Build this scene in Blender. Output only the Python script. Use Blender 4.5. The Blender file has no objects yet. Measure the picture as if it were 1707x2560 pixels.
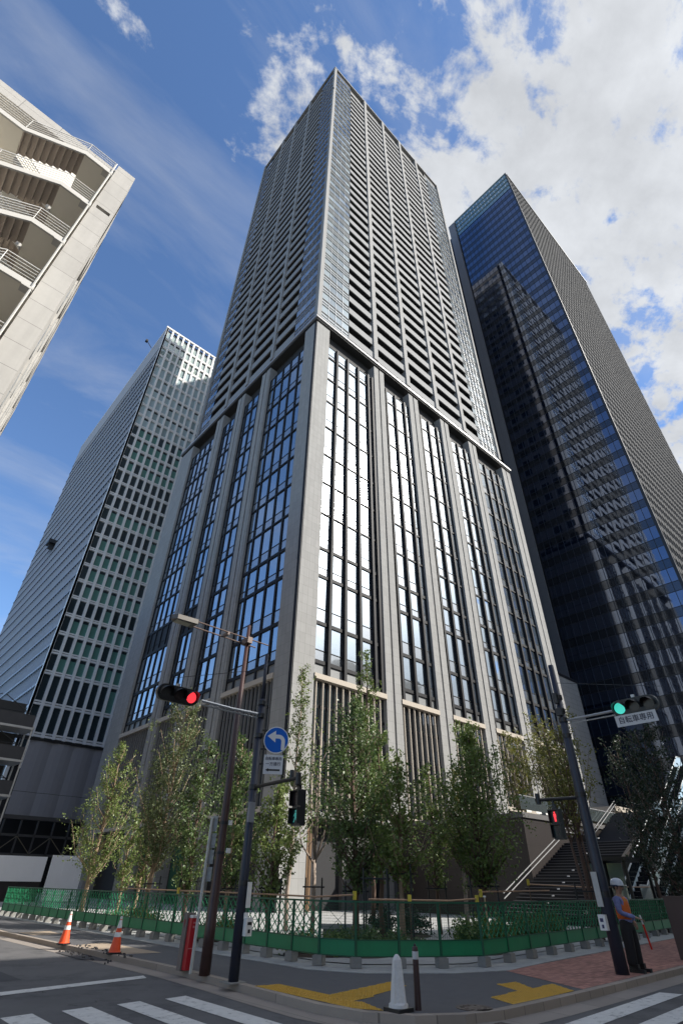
import bpy, bmesh, math, random
import numpy as np
from mathutils import Vector, Matrix
random.seed(7); rng = np.random.default_rng(11)
PI = math.pi
SC = bpy.context.scene
COL = SC.collection

# ------------------------------------------------------------------ camera
cam_d = bpy.data.cameras.new('camera'); cam = bpy.data.objects.new('camera', cam_d); COL.objects.link(cam)
cam_d.sensor_fit = 'VERTICAL'; cam_d.sensor_height = 36.0; cam_d.lens = 17.82
cam_d.clip_start = 0.1; cam_d.clip_end = 20000
pitch, roll, yaw = 0.633967, 0.0165994, 0.841943
hx = Vector((math.cos(yaw), math.sin(yaw), 0)); up = Vector((0, 0, 1))
fw = hx*math.cos(pitch) + up*math.sin(pitch)
rt = fw.cross(up).normalized(); uu = rt.cross(fw)
r2 = rt*math.cos(roll) + uu*math.sin(roll); u2 = -rt*math.sin(roll) + uu*math.cos(roll)
M = Matrix((r2, u2, -fw)).transposed().to_4x4(); M.translation = Vector((0, 0, 1.6))
cam.matrix_world = M
SC.camera = cam

# ------------------------------------------------------------------ sun, sky, exposure
SUN = Vector((0.5336, -0.5778, 0.6176)).normalized()
sd = bpy.data.lights.new('sun', 'SUN'); sd.energy = 5.0; sd.angle = math.radians(0.55); sd.color = (1.0, 0.95, 0.87)
so = bpy.data.objects.new('sun', sd); COL.objects.link(so)
so.rotation_euler = SUN.to_track_quat('Z', 'Y').to_euler()
SC.view_settings.view_transform = 'Standard'; SC.view_settings.look = 'None'
SC.view_settings.exposure = 0.62; SC.view_settings.gamma = 1.0
SC.cycles.max_bounces = 6; SC.cycles.glossy_bounces = 4; SC.cycles.diffuse_bounces = 4; SC.cycles.transparent_max_bounces = 8

W = bpy.data.worlds.new("World"); SC.world = W; W.use_nodes = True
wn = W.node_tree; wn.nodes.clear()
def N(t, ty, **k):
    n = t.nodes.new(ty)
    for a, b in k.items():
        if a.startswith('i_'):
            n.inputs[a[2:].replace('_', ' ')].default_value = b
        else: setattr(n, a, b)
    return n
def math_n(t, op, a, b=None, c=None, clamp=False):
    n = t.nodes.new('ShaderNodeMath'); n.operation = op; n.use_clamp = clamp
    for i, v in enumerate((a, b, c)):
        if v is None: continue
        if isinstance(v, (int, float)): n.inputs[i].default_value = v
        else: t.links.new(v, n.inputs[i])
    return n.outputs[0]
L = wn.links.new
sky = N(wn, 'ShaderNodeTexSky', sky_type='NISHITA', sun_disc=False)
sky.sun_elevation = math.asin(SUN.z); sky.sun_rotation = math.atan2(SUN.x, SUN.y)
sky.air_density = 1.0; sky.dust_density = 0.15; sky.ozone_density = 3.0; sky.altitude = 50
bg = N(wn, 'ShaderNodeBackground'); bg.inputs[1].default_value = 0.118
tint = N(wn, 'ShaderNodeMix', data_type='RGBA', blend_type='MULTIPLY'); tint.inputs[0].default_value = 1.0; tint.inputs[7].default_value = (0.95, 1.08, 1.22, 1)
L(sky.outputs[0], tint.inputs[6]); L(tint.outputs[2], bg.inputs[0])
tc = N(wn, 'ShaderNodeTexCoord'); sx = N(wn, 'ShaderNodeSeparateXYZ'); L(tc.outputs['Generated'], sx.inputs[0])
zz = math_n(wn, 'MAXIMUM', math_n(wn, 'ADD', sx.outputs[2], 0.10), 0.04)
px = math_n(wn, 'DIVIDE', sx.outputs[0], zz); py = math_n(wn, 'DIVIDE', sx.outputs[1], zz)
cb = N(wn, 'ShaderNodeCombineXYZ'); L(px, cb.inputs[0]); L(py, cb.inputs[1])
mp = N(wn, 'ShaderNodeMapping'); mp.inputs['Rotation'].default_value = (0, 0, math.radians(35)); mp.inputs['Scale'].default_value = (1.0, 1.2, 1)
mp.inputs['Location'].default_value = (51.1, 21.7, 0)
L(cb.outputs[0], mp.inputs[0])
n1 = N(wn, 'ShaderNodeTexNoise', i_Scale=1.25, i_Detail=3.0, i_Roughness=0.5, i_Distortion=0.2)
n2 = N(wn, 'ShaderNodeTexNoise', i_Scale=8.5, i_Detail=12.0, i_Roughness=0.62, i_Distortion=0.15)
n3 = N(wn, 'ShaderNodeTexNoise', i_Scale=6.0, i_Detail=7.0, i_Roughness=0.6)
for n in (n1, n2, n3): L(mp.outputs[0], n.inputs['Vector'])
side = math_n(wn, 'SUBTRACT', math_n(wn, 'MULTIPLY', sx.outputs[0], 0.78), math_n(wn, 'MULTIPLY', sx.outputs[1], 0.62))   # more cloud on the sun's side of the sky
dens = math_n(wn, 'MULTIPLY_ADD', n1.outputs[0], 0.50, math_n(wn, 'MULTIPLY', n2.outputs[0], 1.05))
dp = N(wn, 'ShaderNodeVectorMath', operation='DOT_PRODUCT'); L(tc.outputs['Generated'], dp.inputs[0]); dp.inputs[1].default_value = SUN
near = math_n(wn, 'POWER', math_n(wn, 'MAXIMUM', dp.outputs['Value'], 0.0), 6.0)
dens = math_n(wn, 'ADD', dens, math_n(wn, 'MINIMUM', math_n(wn, 'MULTIPLY', side, 0.55), 0.135))
dens = math_n(wn, 'ADD', dens, math_n(wn, 'MULTIPLY', near, 0.12))
mp2 = N(wn, 'ShaderNodeMapping'); mp2.inputs['Rotation'].default_value = (0, 0, math.radians(60)); mp2.inputs['Scale'].default_value = (1.0, 2.2, 1); mp2.inputs['Location'].default_value = (9.3, 32.2, 0); L(cb.outputs[0], mp2.inputs[0])
n4 = N(wn, 'ShaderNodeTexNoise', i_Scale=1.5, i_Detail=9.0, i_Roughness=0.6, i_Distortion=0.5); L(mp2.outputs[0], n4.inputs['Vector'])
veil = math_n(wn, 'MULTIPLY', math_n(wn, 'SUBTRACT', n4.outputs[0], 0.45, clamp=True), 3.6, clamp=True)
cr = N(wn, 'ShaderNodeMapRange', interpolation_type='SMOOTHSTEP'); cr.inputs['From Min'].default_value = 0.775; cr.inputs['From Max'].default_value = 0.93
L(dens, cr.inputs['Value'])
cc = N(wn, 'ShaderNodeMapRange'); cc.inputs['From Min'].default_value = 0.35; cc.inputs['From Max'].default_value = 0.68
cc.inputs['To Min'].default_value = 0.42; cc.inputs['To Max'].default_value = 0.56
L(n3.outputs[0], cc.inputs['Value'])
# thin cloud in front of the sun scatters a broad glow
gl = math_n(wn, 'POWER', math_n(wn, 'MAXIMUM', dp.outputs['Value'], 0.0), 45.0)
gl = math_n(wn, 'MULTIPLY', gl, 4.5)
gl2 = math_n(wn, 'MULTIPLY', math_n(wn, 'POWER', math_n(wn, 'MAXIMUM', dp.outputs['Value'], 0.0), 3.0), 0.04)
cs = math_n(wn, 'ADD', math_n(wn, 'ADD', cc.outputs[0], gl), gl2)
bc = N(wn, 'ShaderNodeBackground'); bc.inputs[0].default_value = (0.93, 0.96, 1.0, 1); L(cs, bc.inputs[1])
mx = N(wn, 'ShaderNodeMixShader'); L(math_n(wn, 'MULTIPLY', math_n(wn, 'MAXIMUM', cr.outputs[0], math_n(wn, 'MULTIPLY', veil, 0.36)), 0.97), mx.inputs[0]); L(bg.outputs[0], mx.inputs[1]); L(bc.outputs[0], mx.inputs[2])
wo = N(wn, 'ShaderNodeOutputWorld'); L(mx.outputs[0], wo.inputs[0])

# ------------------------------------------------------------------ materials
MATS = {}
def pm(name, col, rough=0.6, metal=0.0, var=0.0, vscale=1.0, bump=0.0, bscale=30.0, island=0.0, emit=None, spec=0.5, streak=0.0):
    if name in MATS: return MATS[name]
    m = bpy.data.materials.new(name); m.use_nodes = True; t = m.node_tree
    b = t.nodes['Principled BSDF']
    b.inputs['Roughness'].default_value = rough; b.inputs['Metallic'].default_value = metal
    b.inputs['Specular IOR Level'].default_value = spec
    c = (*col, 1); b.inputs['Base Color'].default_value = c
    g = t.nodes.new('ShaderNodeNewGeometry')
    fac = None
    if var:
        n = N(t, 'ShaderNodeTexNoise', i_Scale=vscale, i_Detail=6.0, i_Roughness=0.65)
        t.links.new(g.outputs['Position'], n.inputs['Vector'])
        fac = math_n(t, 'MULTIPLY_ADD', n.outputs[0], 2*var, 1-var)
    if streak:
        mpn = N(t, 'ShaderNodeMapping'); mpn.inputs['Scale'].default_value = (3.0, 3.0, 0.12)
        t.links.new(g.outputs['Position'], mpn.inputs[0])
        n = N(t, 'ShaderNodeTexNoise', i_Scale=1.2, i_Detail=5.0, i_Roughness=0.6)
        t.links.new(mpn.outputs[0], n.inputs['Vector'])
        f = math_n(t, 'MULTIPLY_ADD', n.outputs[0], 2*streak, 1-streak)
        fac = f if fac is None else math_n(t, 'MULTIPLY', fac, f)
    if island:
        f = math_n(t, 'MULTIPLY_ADD', g.outputs['Random Per Island'], 2*island, 1-island)
        fac = f if fac is None else math_n(t, 'MULTIPLY', fac, f)
    if fac is not None:
        v = N(t, 'ShaderNodeVectorMath', operation='SCALE'); v.inputs[0].default_value = col
        t.links.new(fac, v.inputs['Scale']); t.links.new(v.outputs[0], b.inputs['Base Color'])
    if bump:
        n = N(t, 'ShaderNodeTexNoise', i_Scale=bscale, i_Detail=4.0)
        t.links.new(g.outputs['Position'], n.inputs['Vector'])
        bp = N(t, 'ShaderNodeBump'); bp.inputs['Strength'].default_value = bump; bp.inputs['Distance'].default_value = 0.02
        t.links.new(n.outputs[0], bp.inputs['Height']); t.links.new(bp.outputs[0], b.inputs['Normal'])
    if emit:
        b.inputs['Emission Color'].default_value = (*emit[0], 1); b.inputs['Emission Strength'].default_value = emit[1]
    MATS[name] = m; return m

def panel(name, col, bw, bh, joint=0.012, rough=0.6, var=0.06, offset=0.0, dark=0.55, ground=False, streak=0.0, spec=0.4):
    """cladding or paving: joints from a brick texture laid on the wall (or on the ground)"""
    if name in MATS: return MATS[name]
    m = bpy.data.materials.new(name); m.use_nodes = True; t = m.node_tree; b = t.nodes['Principled BSDF']
    b.inputs['Roughness'].default_value = rough; b.inputs['Specular IOR Level'].default_value = spec
    g = t.nodes.new('ShaderNodeNewGeometry'); s = N(t, 'ShaderNodeSeparateXYZ'); t.links.new(g.outputs['Position'], s.inputs[0])
    c = N(t, 'ShaderNodeCombineXYZ')
    if ground:
        t.links.new(s.outputs[0], c.inputs[0]); t.links.new(s.outputs[1], c.inputs[1])
    else:
        t.links.new(math_n(t, 'ADD', s.outputs[0], s.outputs[1]), c.inputs[0]); t.links.new(s.outputs[2], c.inputs[1])
    br = N(t, 'ShaderNodeTexBrick'); br.offset = offset; br.squash = 1.0
    br.inputs['Scale'].default_value = 1.0; br.inputs['Mortar Size'].default_value = joint; br.inputs['Mortar Smooth'].default_value = 0.1
    br.inputs['Brick Width'].default_value = bw; br.inputs['Row Height'].default_value = bh
    br.inputs['Color1'].default_value = (*[x*(1-var) for x in col], 1); br.inputs['Color2'].default_value = (*[min(1, x*(1+var)) for x in col], 1)
    br.inputs['Mortar'].default_value = (*[x*dark for x in col], 1)
    t.links.new(c.outputs[0], br.inputs['Vector'])
    n = N(t, 'ShaderNodeTexNoise', i_Scale=1.7, i_Detail=7.0, i_Roughness=0.7); t.links.new(g.outputs['Position'], n.inputs['Vector'])
    f = math_n(t, 'MULTIPLY_ADD', n.outputs[0], 0.22, 0.89)
    if streak:
        mpn = N(t, 'ShaderNodeMapping'); mpn.inputs['Scale'].default_value = (3.0, 3.0, 0.12); t.links.new(g.outputs['Position'], mpn.inputs[0])
        n2_ = N(t, 'ShaderNodeTexNoise', i_Scale=1.2, i_Detail=5.0); t.links.new(mpn.outputs[0], n2_.inputs['Vector'])
        f = math_n(t, 'MULTIPLY', f, math_n(t, 'MULTIPLY_ADD', n2_.outputs[0], 2*streak, 1-streak))
    v = N(t, 'ShaderNodeVectorMath', operation='SCALE'); t.links.new(br.outputs[0], v.inputs[0]); t.links.new(f, v.inputs['Scale'])
    t.links.new(v.outputs[0], b.inputs['Base Color'])
    MATS[name] = m; return m

def glass(name, col, f0=0.3, tint=(1, 1, 1), rough=0.015, island=0.0, haze=0.0, col2=None, thr=0.5, warp=0.012):
    """coated facade glass seen from outside: dark body under a mirror coat"""
    if name in MATS: return MATS[name]
    m = bpy.data.materials.new(name); m.use_nodes = True; t = m.node_tree; t.nodes.clear()
    g = t.nodes.new('ShaderNodeNewGeometry')
    d = N(t, 'ShaderNodeBsdfDiffuse'); d.inputs[0].default_value = (*col, 1)
    rnd = g.outputs['Random Per Island']
    if col2:
        mc = N(t, 'ShaderNodeMix', data_type='RGBA'); mc.inputs[6].default_value = (*col, 1); mc.inputs[7].default_value = (*col2, 1)
        t.links.new(math_n(t, 'GREATER_THAN', rnd, thr), mc.inputs[0]); t.links.new(mc.outputs[2], d.inputs[0])
    nz = N(t, 'ShaderNodeTexNoise', i_Scale=0.55, i_Detail=2.0); t.links.new(g.outputs['Position'], nz.inputs['Vector'])
    bpn = N(t, 'ShaderNodeBump'); bpn.inputs['Strength'].default_value = 1.0; bpn.inputs['Distance'].default_value = warp; t.links.new(nz.outputs[0], bpn.inputs['Height'])
    gs = N(t, 'ShaderNodeBsdfGlossy'); t.links.new(bpn.outputs[0], gs.inputs['Normal']); gs.inputs[0].default_value = (*tint, 1); gs.inputs['Roughness'].default_value = rough
    if island:
        r2_ = math_n(t, 'FRACT', math_n(t, 'MULTIPLY', rnd, 7.31))
        v = N(t, 'ShaderNodeVectorMath', operation='SCALE'); v.inputs[0].default_value = tint
        t.links.new(math_n(t, 'MULTIPLY_ADD', r2_, island, 1-island), v.inputs['Scale']); t.links.new(v.outputs[0], gs.inputs[0])
    out_g = gs.outputs[0]
    if haze:
        g2 = N(t, 'ShaderNodeBsdfGlossy'); g2.inputs[0].default_value = (*tint, 1); g2.inputs['Roughness'].default_value = 0.22
        mh = N(t, 'ShaderNodeMixShader'); mh.inputs[0].default_value = haze
        t.links.new(gs.outputs[0], mh.inputs[1]); t.links.new(g2.outputs[0], mh.inputs[2]); out_g = mh.outputs[0]
    fr = N(t, 'ShaderNodeFresnel'); fr.inputs[0].default_value = 1.5
    f = math_n(t, 'MULTIPLY_ADD', fr.outputs[0], 1-f0, f0, clamp=True)
    mxs = N(t, 'ShaderNodeMixShader'); t.links.new(f, mxs.inputs[0]); t.links.new(d.outputs[0], mxs.inputs[1]); t.links.new(out_g, mxs.inputs[2])
    o = N(t, 'ShaderNodeOutputMaterial'); t.links.new(mxs.outputs[0], o.inputs[0])
    MATS[name] = m; return m

def leafmat(name, col, col2, trans=0.3):
    if name in MATS: return MATS[name]
    m = bpy.data.materials.new(name); m.use_nodes = True; t = m.node_tree; t.nodes.clear()
    g = t.nodes.new('ShaderNodeNewGeometry')
    n = N(t, 'ShaderNodeTexNoise', i_Scale=1.3, i_Detail=3.0); t.links.new(g.outputs['Position'], n.inputs['Vector'])
    f = math_n(t, 'ADD', math_n(t, 'MULTIPLY', g.outputs['Random Per Island'], 0.6), math_n(t, 'MULTIPLY_ADD', n.outputs[0], 1.4, -0.5), clamp=True)
    mc = N(t, 'ShaderNodeMix', data_type='RGBA'); mc.inputs[6].default_value = (*col, 1); mc.inputs[7].default_value = (*col2, 1); t.links.new(f, mc.inputs[0])
    b = N(t, 'ShaderNodeBsdfPrincipled'); b.inputs['Roughness'].default_value = 0.45; t.links.new(mc.outputs[2], b.inputs['Base Color'])
    tr = N(t, 'ShaderNodeBsdfTranslucent'); t.links.new(mc.outputs[2], tr.inputs[0])
    mxs = N(t, 'ShaderNodeMixShader'); mxs.inputs[0].default_value = trans; t.links.new(b.outputs[0], mxs.inputs[1]); t.links.new(tr.outputs[0], mxs.inputs[2])
    o = N(t, 'ShaderNodeOutputMaterial'); t.links.new(mxs.outputs[0], o.inputs[0])
    MATS[name] = m; return m

# ------------------------------------------------------------------ mesh helpers
class MB:
    def __init__(s): s.v = []; s.f = []; s.smooth = False
    def quad(s, a, b, c, d):
        i = len(s.v); s.v += [a, b, c, d]; s.f.append((i, i+1, i+2, i+3)); return s
    def poly(s, pts):
        i = len(s.v); s.v += list(pts); s.f.append(tuple(range(i, i+len(pts)))); return s
    def box(s, x0, x1, y0, y1, z0, z1):
        if x0 > x1: x0, x1 = x1, x0
        if y0 > y1: y0, y1 = y1, y0
        if z0 > z1: z0, z1 = z1, z0
        i = len(s.v)
        s.v += [(x0,y0,z0),(x1,y0,z0),(x1,y1,z0),(x0,y1,z0),(x0,y0,z1),(x1,y0,z1),(x1,y1,z1),(x0,y1,z1)]
        s.f += [tuple(i+k for k in q) for q in ((0,3,2,1),(4,5,6,7),(0,1,5,4),(1,2,6,5),(2,3,7,6),(3,0,4,7))]
        return s
    def prism(s, pts, h, axis='z', base=0.0):
        """extrude a polygon: pts are 2D"""
        def P(a, b, c):
            return {'z': (a, b, c), 'x': (c, a, b), 'y': (a, c, b)}[axis]
        n = len(pts); i = len(s.v)
        s.v += [P(a, b, base) for a, b in pts] + [P(a, b, base+h) for a, b in pts]
        s.f.append(tuple(range(i, i+n))[::-1]); s.f.append(tuple(range(i+n, i+2*n)))
        for k in range(n): s.f.append((i+k, i+(k+1) % n, i+n+(k+1) % n, i+n+k))
        return s
    def tube(s, pts, rad, n=8, cap=True):
        """swept tube through 3D points with a radius or radii"""
        pts = [Vector(p) for p in pts]
        if isinstance(rad, (int, float)): rad = [rad]*len(pts)
        i0 = len(s.v)
        ref = None
        for k, p in enumerate(pts):
            d = (pts[min(k+1, len(pts)-1)] - pts[max(k-1, 0)])
            d = d.normalized() if d.length > 1e-9 else Vector((0, 0, 1))
            a = d.orthogonal().normalized() if ref is None else (ref - d*ref.dot(d)).normalized()
            ref = a; b = d.cross(a)
            for j in range(n):
                t = 2*PI*j/n
                s.v.append(tuple(p + (a*math.cos(t)+b*math.sin(t))*rad[k]))
        for k in range(len(pts)-1):
            for j in range(n):
                s.f.append((i0+k*n+j, i0+k*n+(j+1) % n, i0+(k+1)*n+(j+1) % n, i0+(k+1)*n+j))
        if cap:
            s.f.append(tuple(i0+j for j in range(n))[::-1]); s.f.append(tuple(i0+(len(pts)-1)*n+j for j in range(n)))
        return s
    def lathe(s, prof, cx=0, cy=0, n=16):
        """profile of (radius, z)"""
        i0 = len(s.v)
        for r, z in prof:
            for j in range(n):
                t = 2*PI*j/n; s.v.append((cx+r*math.cos(t), cy+r*math.sin(t), z))
        for k in range(len(prof)-1):
            for j in range(n):
                s.f.append((i0+k*n+j, i0+k*n+(j+1) % n, i0+(k+1)*n+(j+1) % n, i0+(k+1)*n+j))
        s.f.append(tuple(i0+j for j in range(n))[::-1]); s.f.append(tuple(i0+(len(prof)-1)*n+j for j in range(n)))
        return s
    def ico(s, c, r, sub=1):
        bm = bmesh.new(); bmesh.ops.create_icosphere(bm, subdivisions=sub, radius=1)
        if isinstance(r, (int, float)): r = (r, r, r)
        i = len(s.v); s.v += [(c[0]+v.co.x*r[0], c[1]+v.co.y*r[1], c[2]+v.co.z*r[2]) for v in bm.verts]
        s.f += [tuple(i+v.index for v in f.verts) for f in bm.faces]; bm.free(); return s
    def xform(s, m, start=0):
        for k in range(start, len(s.v)): s.v[k] = tuple(m @ Vector(s.v[k]))
        return s
    def build(s, name, mat, parent=None, smooth=False, stuff=False, label=None):
        if not s.f: return None
        org = parent_org(parent)
        me = bpy.data.meshes.new(name)
        if org: vs = [(a-org[0], b-org[1], c-org[2]) for a, b, c in s.v]
        else: vs = s.v
        me.from_pydata(vs, [], s.f); me.materials.append(mat)
        if smooth: me.polygons.foreach_set('use_smooth', [True]*len(me.polygons))
        me.update()
        o = bpy.data.objects.new(name, me); COL.objects.link(o)
        if parent: o.parent = parent
        if stuff: o['kind'] = 'stuff'
        if label: o['label'] = label
        return o
ORG = {}
def parent_org(p):
    return ORG.get(p.name) if p else None
def thing(name, loc=(0, 0, 0), label=None, cat=None, group=None, rz=0.0, local=False):
    """an Empty at the base; when local is False its parts are given in world coordinates"""
    o = bpy.data.objects.new(name, None); COL.objects.link(o); o.location = loc; o.rotation_euler = (0, 0, rz)
    o.empty_display_size = 0.3
    tag(o, label, cat, group)
    if not local: ORG[o.name] = tuple(loc)
    return o
def tag(o, label=None, cat=None, group=None, kind=None):
    if label: o['label'] = label
    if cat: o['category'] = cat
    if group: o['group'] = group
    if kind: o['kind'] = kind
    return o
def part(parent, name, mb, mat, **k):
    o = mb.build(name, mat, parent, **k)
    if o is not None and parent is not None and parent.name in ORG: ORG[o.name] = ORG[parent.name]
    return o
def dup(root, loc, rz=0.0, label=None, group=None):
    r = root.copy(); COL.objects.link(r); r.location = loc; r.rotation_euler = (0, 0, rz)
    if label: r['label'] = label
    if group: r['group'] = group
    for ch in list(root.children):
        c = ch.copy(); COL.objects.link(c); c.parent = r
        for g in ch.children:
            d = g.copy(); COL.objects.link(d); d.parent = c
    return r
def struct(name, mb, mat, smooth=False):
    o = mb.build(name, mat, None, smooth=smooth); o['kind'] = 'structure'; return o

class Face:
    """R: wall facing -Y, u runs +X.  L: wall facing -X, u runs +Y. d = distance proud of the wall plane"""
    def __init__(s, kind, x, y): s.k, s.x, s.y = kind, x, y
    def P(s, u, d, z):
        return (s.x+u, s.y-d, z) if s.k == 'R' else (s.x-d, s.y+u, z)
    def box(s, mb, u0, u1, d0, d1, z0, z1):
        a = s.P(u0, d0, z0); b = s.P(u1, d1, z1); mb.box(a[0], b[0], a[1], b[1], a[2], b[2])
    def pane(s, mb, u0, u1, z0, z1, d, tilt=0.0045, rad=None):
        a = random.uniform(-1, 1)*tilt*(u1-u0)/2; b = random.uniform(-1, 1)*tilt*(z1-z0)/2
        q = [s.P(u0, d-a-b, z0), s.P(u1, d+a-b, z0), s.P(u1, d+a+b, z1), s.P(u0, d-a+b, z1)]
        if s.k == 'L': q = q[::-1]
        mb.quad(*q)

# shared materials
m_stone = panel('main_stone', (0.285, 0.282, 0.274), 0.62, 0.95, joint=0.014, rough=0.85, var=0.045, dark=0.72, streak=0.07, spec=0.12)
m_dark = pm('dark_anodised', (0.012, 0.012, 0.014), 0.6, 0.0, spec=0.2)
m_black = pm('black_void', (0.008, 0.008, 0.009), 0.7)
m_navy = pm('navy_pole_paint', (0.022, 0.026, 0.042), 0.42, var=0.15, vscale=6)
m_brown = pm('brown_pole_paint', (0.055, 0.026, 0.022), 0.4, var=0.12, vscale=5)
m_white = pm('white_paint', (0.72, 0.71, 0.68), 0.5, var=0.08, vscale=8)
m_steel = pm('galvanised_steel', (0.42, 0.43, 0.44), 0.38, 0.6, var=0.1, vscale=6)
m_conc = pm('concrete_block', (0.22, 0.215, 0.20), 0.85, var=0.18, vscale=5, bump=0.3)
m_blk = pm('black_plastic', (0.012, 0.012, 0.013), 0.4)

# ================================================================== the ground
m_asph = pm('asphalt_road', (0.104, 0.101, 0.102), 0.85, var=0.32, vscale=0.9, bump=0.35, bscale=60)
m_asph2 = pm('asphalt_sidewalk', (0.092, 0.090, 0.094), 0.85, var=0.22, vscale=3.0, bump=0.3, bscale=70)
m_kerb = panel('kerb_stone', (0.30, 0.255, 0.215), 0.6, 5.0, joint=0.01, rough=0.85, var=0.12, ground=True)
m_gut = panel('gutter_concrete', (0.27, 0.235, 0.205), 1.2, 7.0, joint=0.008, rough=0.85, var=0.10, ground=True)
m_strip = pm('fence_strip_concrete', (0.36, 0.36, 0.35), 0.8, var=0.16, vscale=4, bump=0.2)
m_plaza = panel('plaza_paving', (0.33, 0.33, 0.32), 0.9, 0.45, joint=0.01, rough=0.75, var=0.05, offset=0.5, ground=True, dark=0.75)
m_brick = panel('red_brick_paving', (0.34, 0.165, 0.13), 0.20, 0.10, joint=0.006, rough=0.85, var=0.28, offset=0.5, ground=True)
m_yel = pm('tactile_yellow', (0.55, 0.33, 0.045), 0.65, var=0.12, vscale=5)
m_paint = pm('road_paint', (0.60, 0.59, 0.56), 0.75, var=0.22, vscale=7)
def wear(m, dark, lo=.60, hi=.70, sc=9.0):
    t = m.node_tree; b = t.nodes['Principled BSDF']; src = b.inputs['Base Color'].links[0].from_socket
    g = t.nodes.new('ShaderNodeNewGeometry'); n = N(t, 'ShaderNodeTexNoise', i_Scale=sc, i_Detail=10.0, i_Roughness=0.75); t.links.new(g.outputs['Position'], n.inputs['Vector'])
    mr = N(t, 'ShaderNodeMapRange'); mr.inputs['From Min'].default_value = lo; mr.inputs['From Max'].default_value = hi; t.links.new(n.outputs[0], mr.inputs['Value'])
    mc = N(t, 'ShaderNodeMix', data_type='RGBA'); t.links.new(mr.outputs[0], mc.inputs[0]); t.links.new(src, mc.inputs[6]); mc.inputs[7].default_value = (*dark, 1); t.links.new(mc.outputs[2], b.inputs['Base Color'])
wear(m_paint, (0.13, 0.13, 0.13), .54, .68, 6.0)
wear(m_asph, (0.052, 0.051, 0.053), .50, .66, 0.7); wear(m_yel, (0.20, 0.14, 0.06), .56, .70, 8.0); wear(m_strip, (0.20, 0.195, 0.185), .50, .72, 1.6); wear(m_asph2, (0.11, 0.108, 0.105), .55, .72, 1.1)
struct('ground', MB().box(-2500, 2500, -2500, 2500, -1.0, -0.16), pm('distant_ground', (0.16, 0.16, 0.155), 0.9, var=0.2, vscale=0.05))
rd = MB(); rd.quad((-60, -11, -.12), (260, -11, -.12), (260, 9.5, -.12), (-60, 9.5, -.12)); rd.quad((-2.2, 9.5, -.12), (9.0, 9.5, -.12), (9.0, 260, -.12), (-2.2, 260, -.12))
rd.quad((-2.2, -60, -.12), (9.0, -60, -.12), (9.0, -11, -.12), (-2.2, -11, -.12))
struct('road', rd, m_asph)
KP = [(7.25, 250), (7.25, 27), (7.47, 21), (7.72, 14.3), (7.66, 12), (7.54, 9.9), (7.50, 8.8), (7.66, 7.9), (8.1, 7.2), (8.8, 6.78), (9.6, 6.62), (10.8, 6.62), (12.5, 6.67), (15.2, 6.8), (18.5, 6.97), (250, 8.2)]
def offs(path, d):
    out = []
    for i, p in enumerate(path):
        a = Vector(path[max(i-1, 0)]); b = Vector(path[min(i+1, len(path)-1)])
        t = (b-a).normalized(); out.append((p[0]+t.y*d, p[1]-t.x*d))     # to the right of travel
    return out
inner = offs(KP, -0.16); outer = offs(KP, 0.47); mid = offs(KP, 0.0)
kb = MB()
for i in range(len(KP)-1):
    a, b = inner[i], inner[i+1]; c, d = mid[i+1], mid[i]
    h = 0.0
    kb.quad((a[0], a[1], .006), (d[0], d[1], .006), (c[0], c[1], .006), (b[0], b[1], .006))
    kb.quad((d[0], d[1], .006), (d[0], d[1], -.13), (c[0], c[1], -.13), (c[0], c[1], .006))
struct('kerb', kb, m_kerb)
gb = MB()
for i in range(len(KP)-1):
    a, b = mid[i], mid[i+1]; c, d = outer[i+1], outer[i]
    gb.quad((a[0], a[1], -.108), (d[0], d[1], -.115), (c[0], c[1], -.115), (b[0], b[1], -.108))
struct('gutter', gb, m_gut)
# the block the towers stand on: asphalt footpath, then a pale strip, then the plaza
sp = [(x, y, 0.0) for x, y in inner]
FEN_L = [(10.62, 12.55), (10.12, 39.0)]
strip_out = [(9.55, 250), (9.75, 40), (9.95, 16.0), (10.05, 12.2), (10.7, 10.95), (12.4, 9.75), (13.9, 9.28), (16.0, 9.6), (35, 11.6), (250, 26)]
sw = MB()
sw.poly(sp + [(250, 26, 0)] + [(x, y, 0.0) for x, y in strip_out[::-1][1:]])
# split into fan-safe strips instead of one concave polygon
sw = MB()
L1 = inner[:8]; L2 = strip_out[:4]
def ribbon(mb, A, B, z):
    for i in range(len(A)-1): mb.quad((A[i][0], A[i][1], z), (A[i+1][0], A[i+1][1], z), (B[i+1][0], B[i+1][1], z), (B[i][0], B[i][1], z))
def resamp(path, n):
    P = [Vector(p) for p in path]; L_ = [0]
    for i in range(1, len(P)): L_.append(L_[-1]+(P[i]-P[i-1]).length)
    out = []
    for k in range(n):
        t = L_[-1]*k/(n-1); j = max(i for i in range(len(L_)) if L_[i] <= t+1e-9); j = min(j, len(P)-2)
        f = (t-L_[j])/(L_[j+1]-L_[j]); out.append(tuple(P[j].lerp(P[j+1], f)))
    return out
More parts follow.
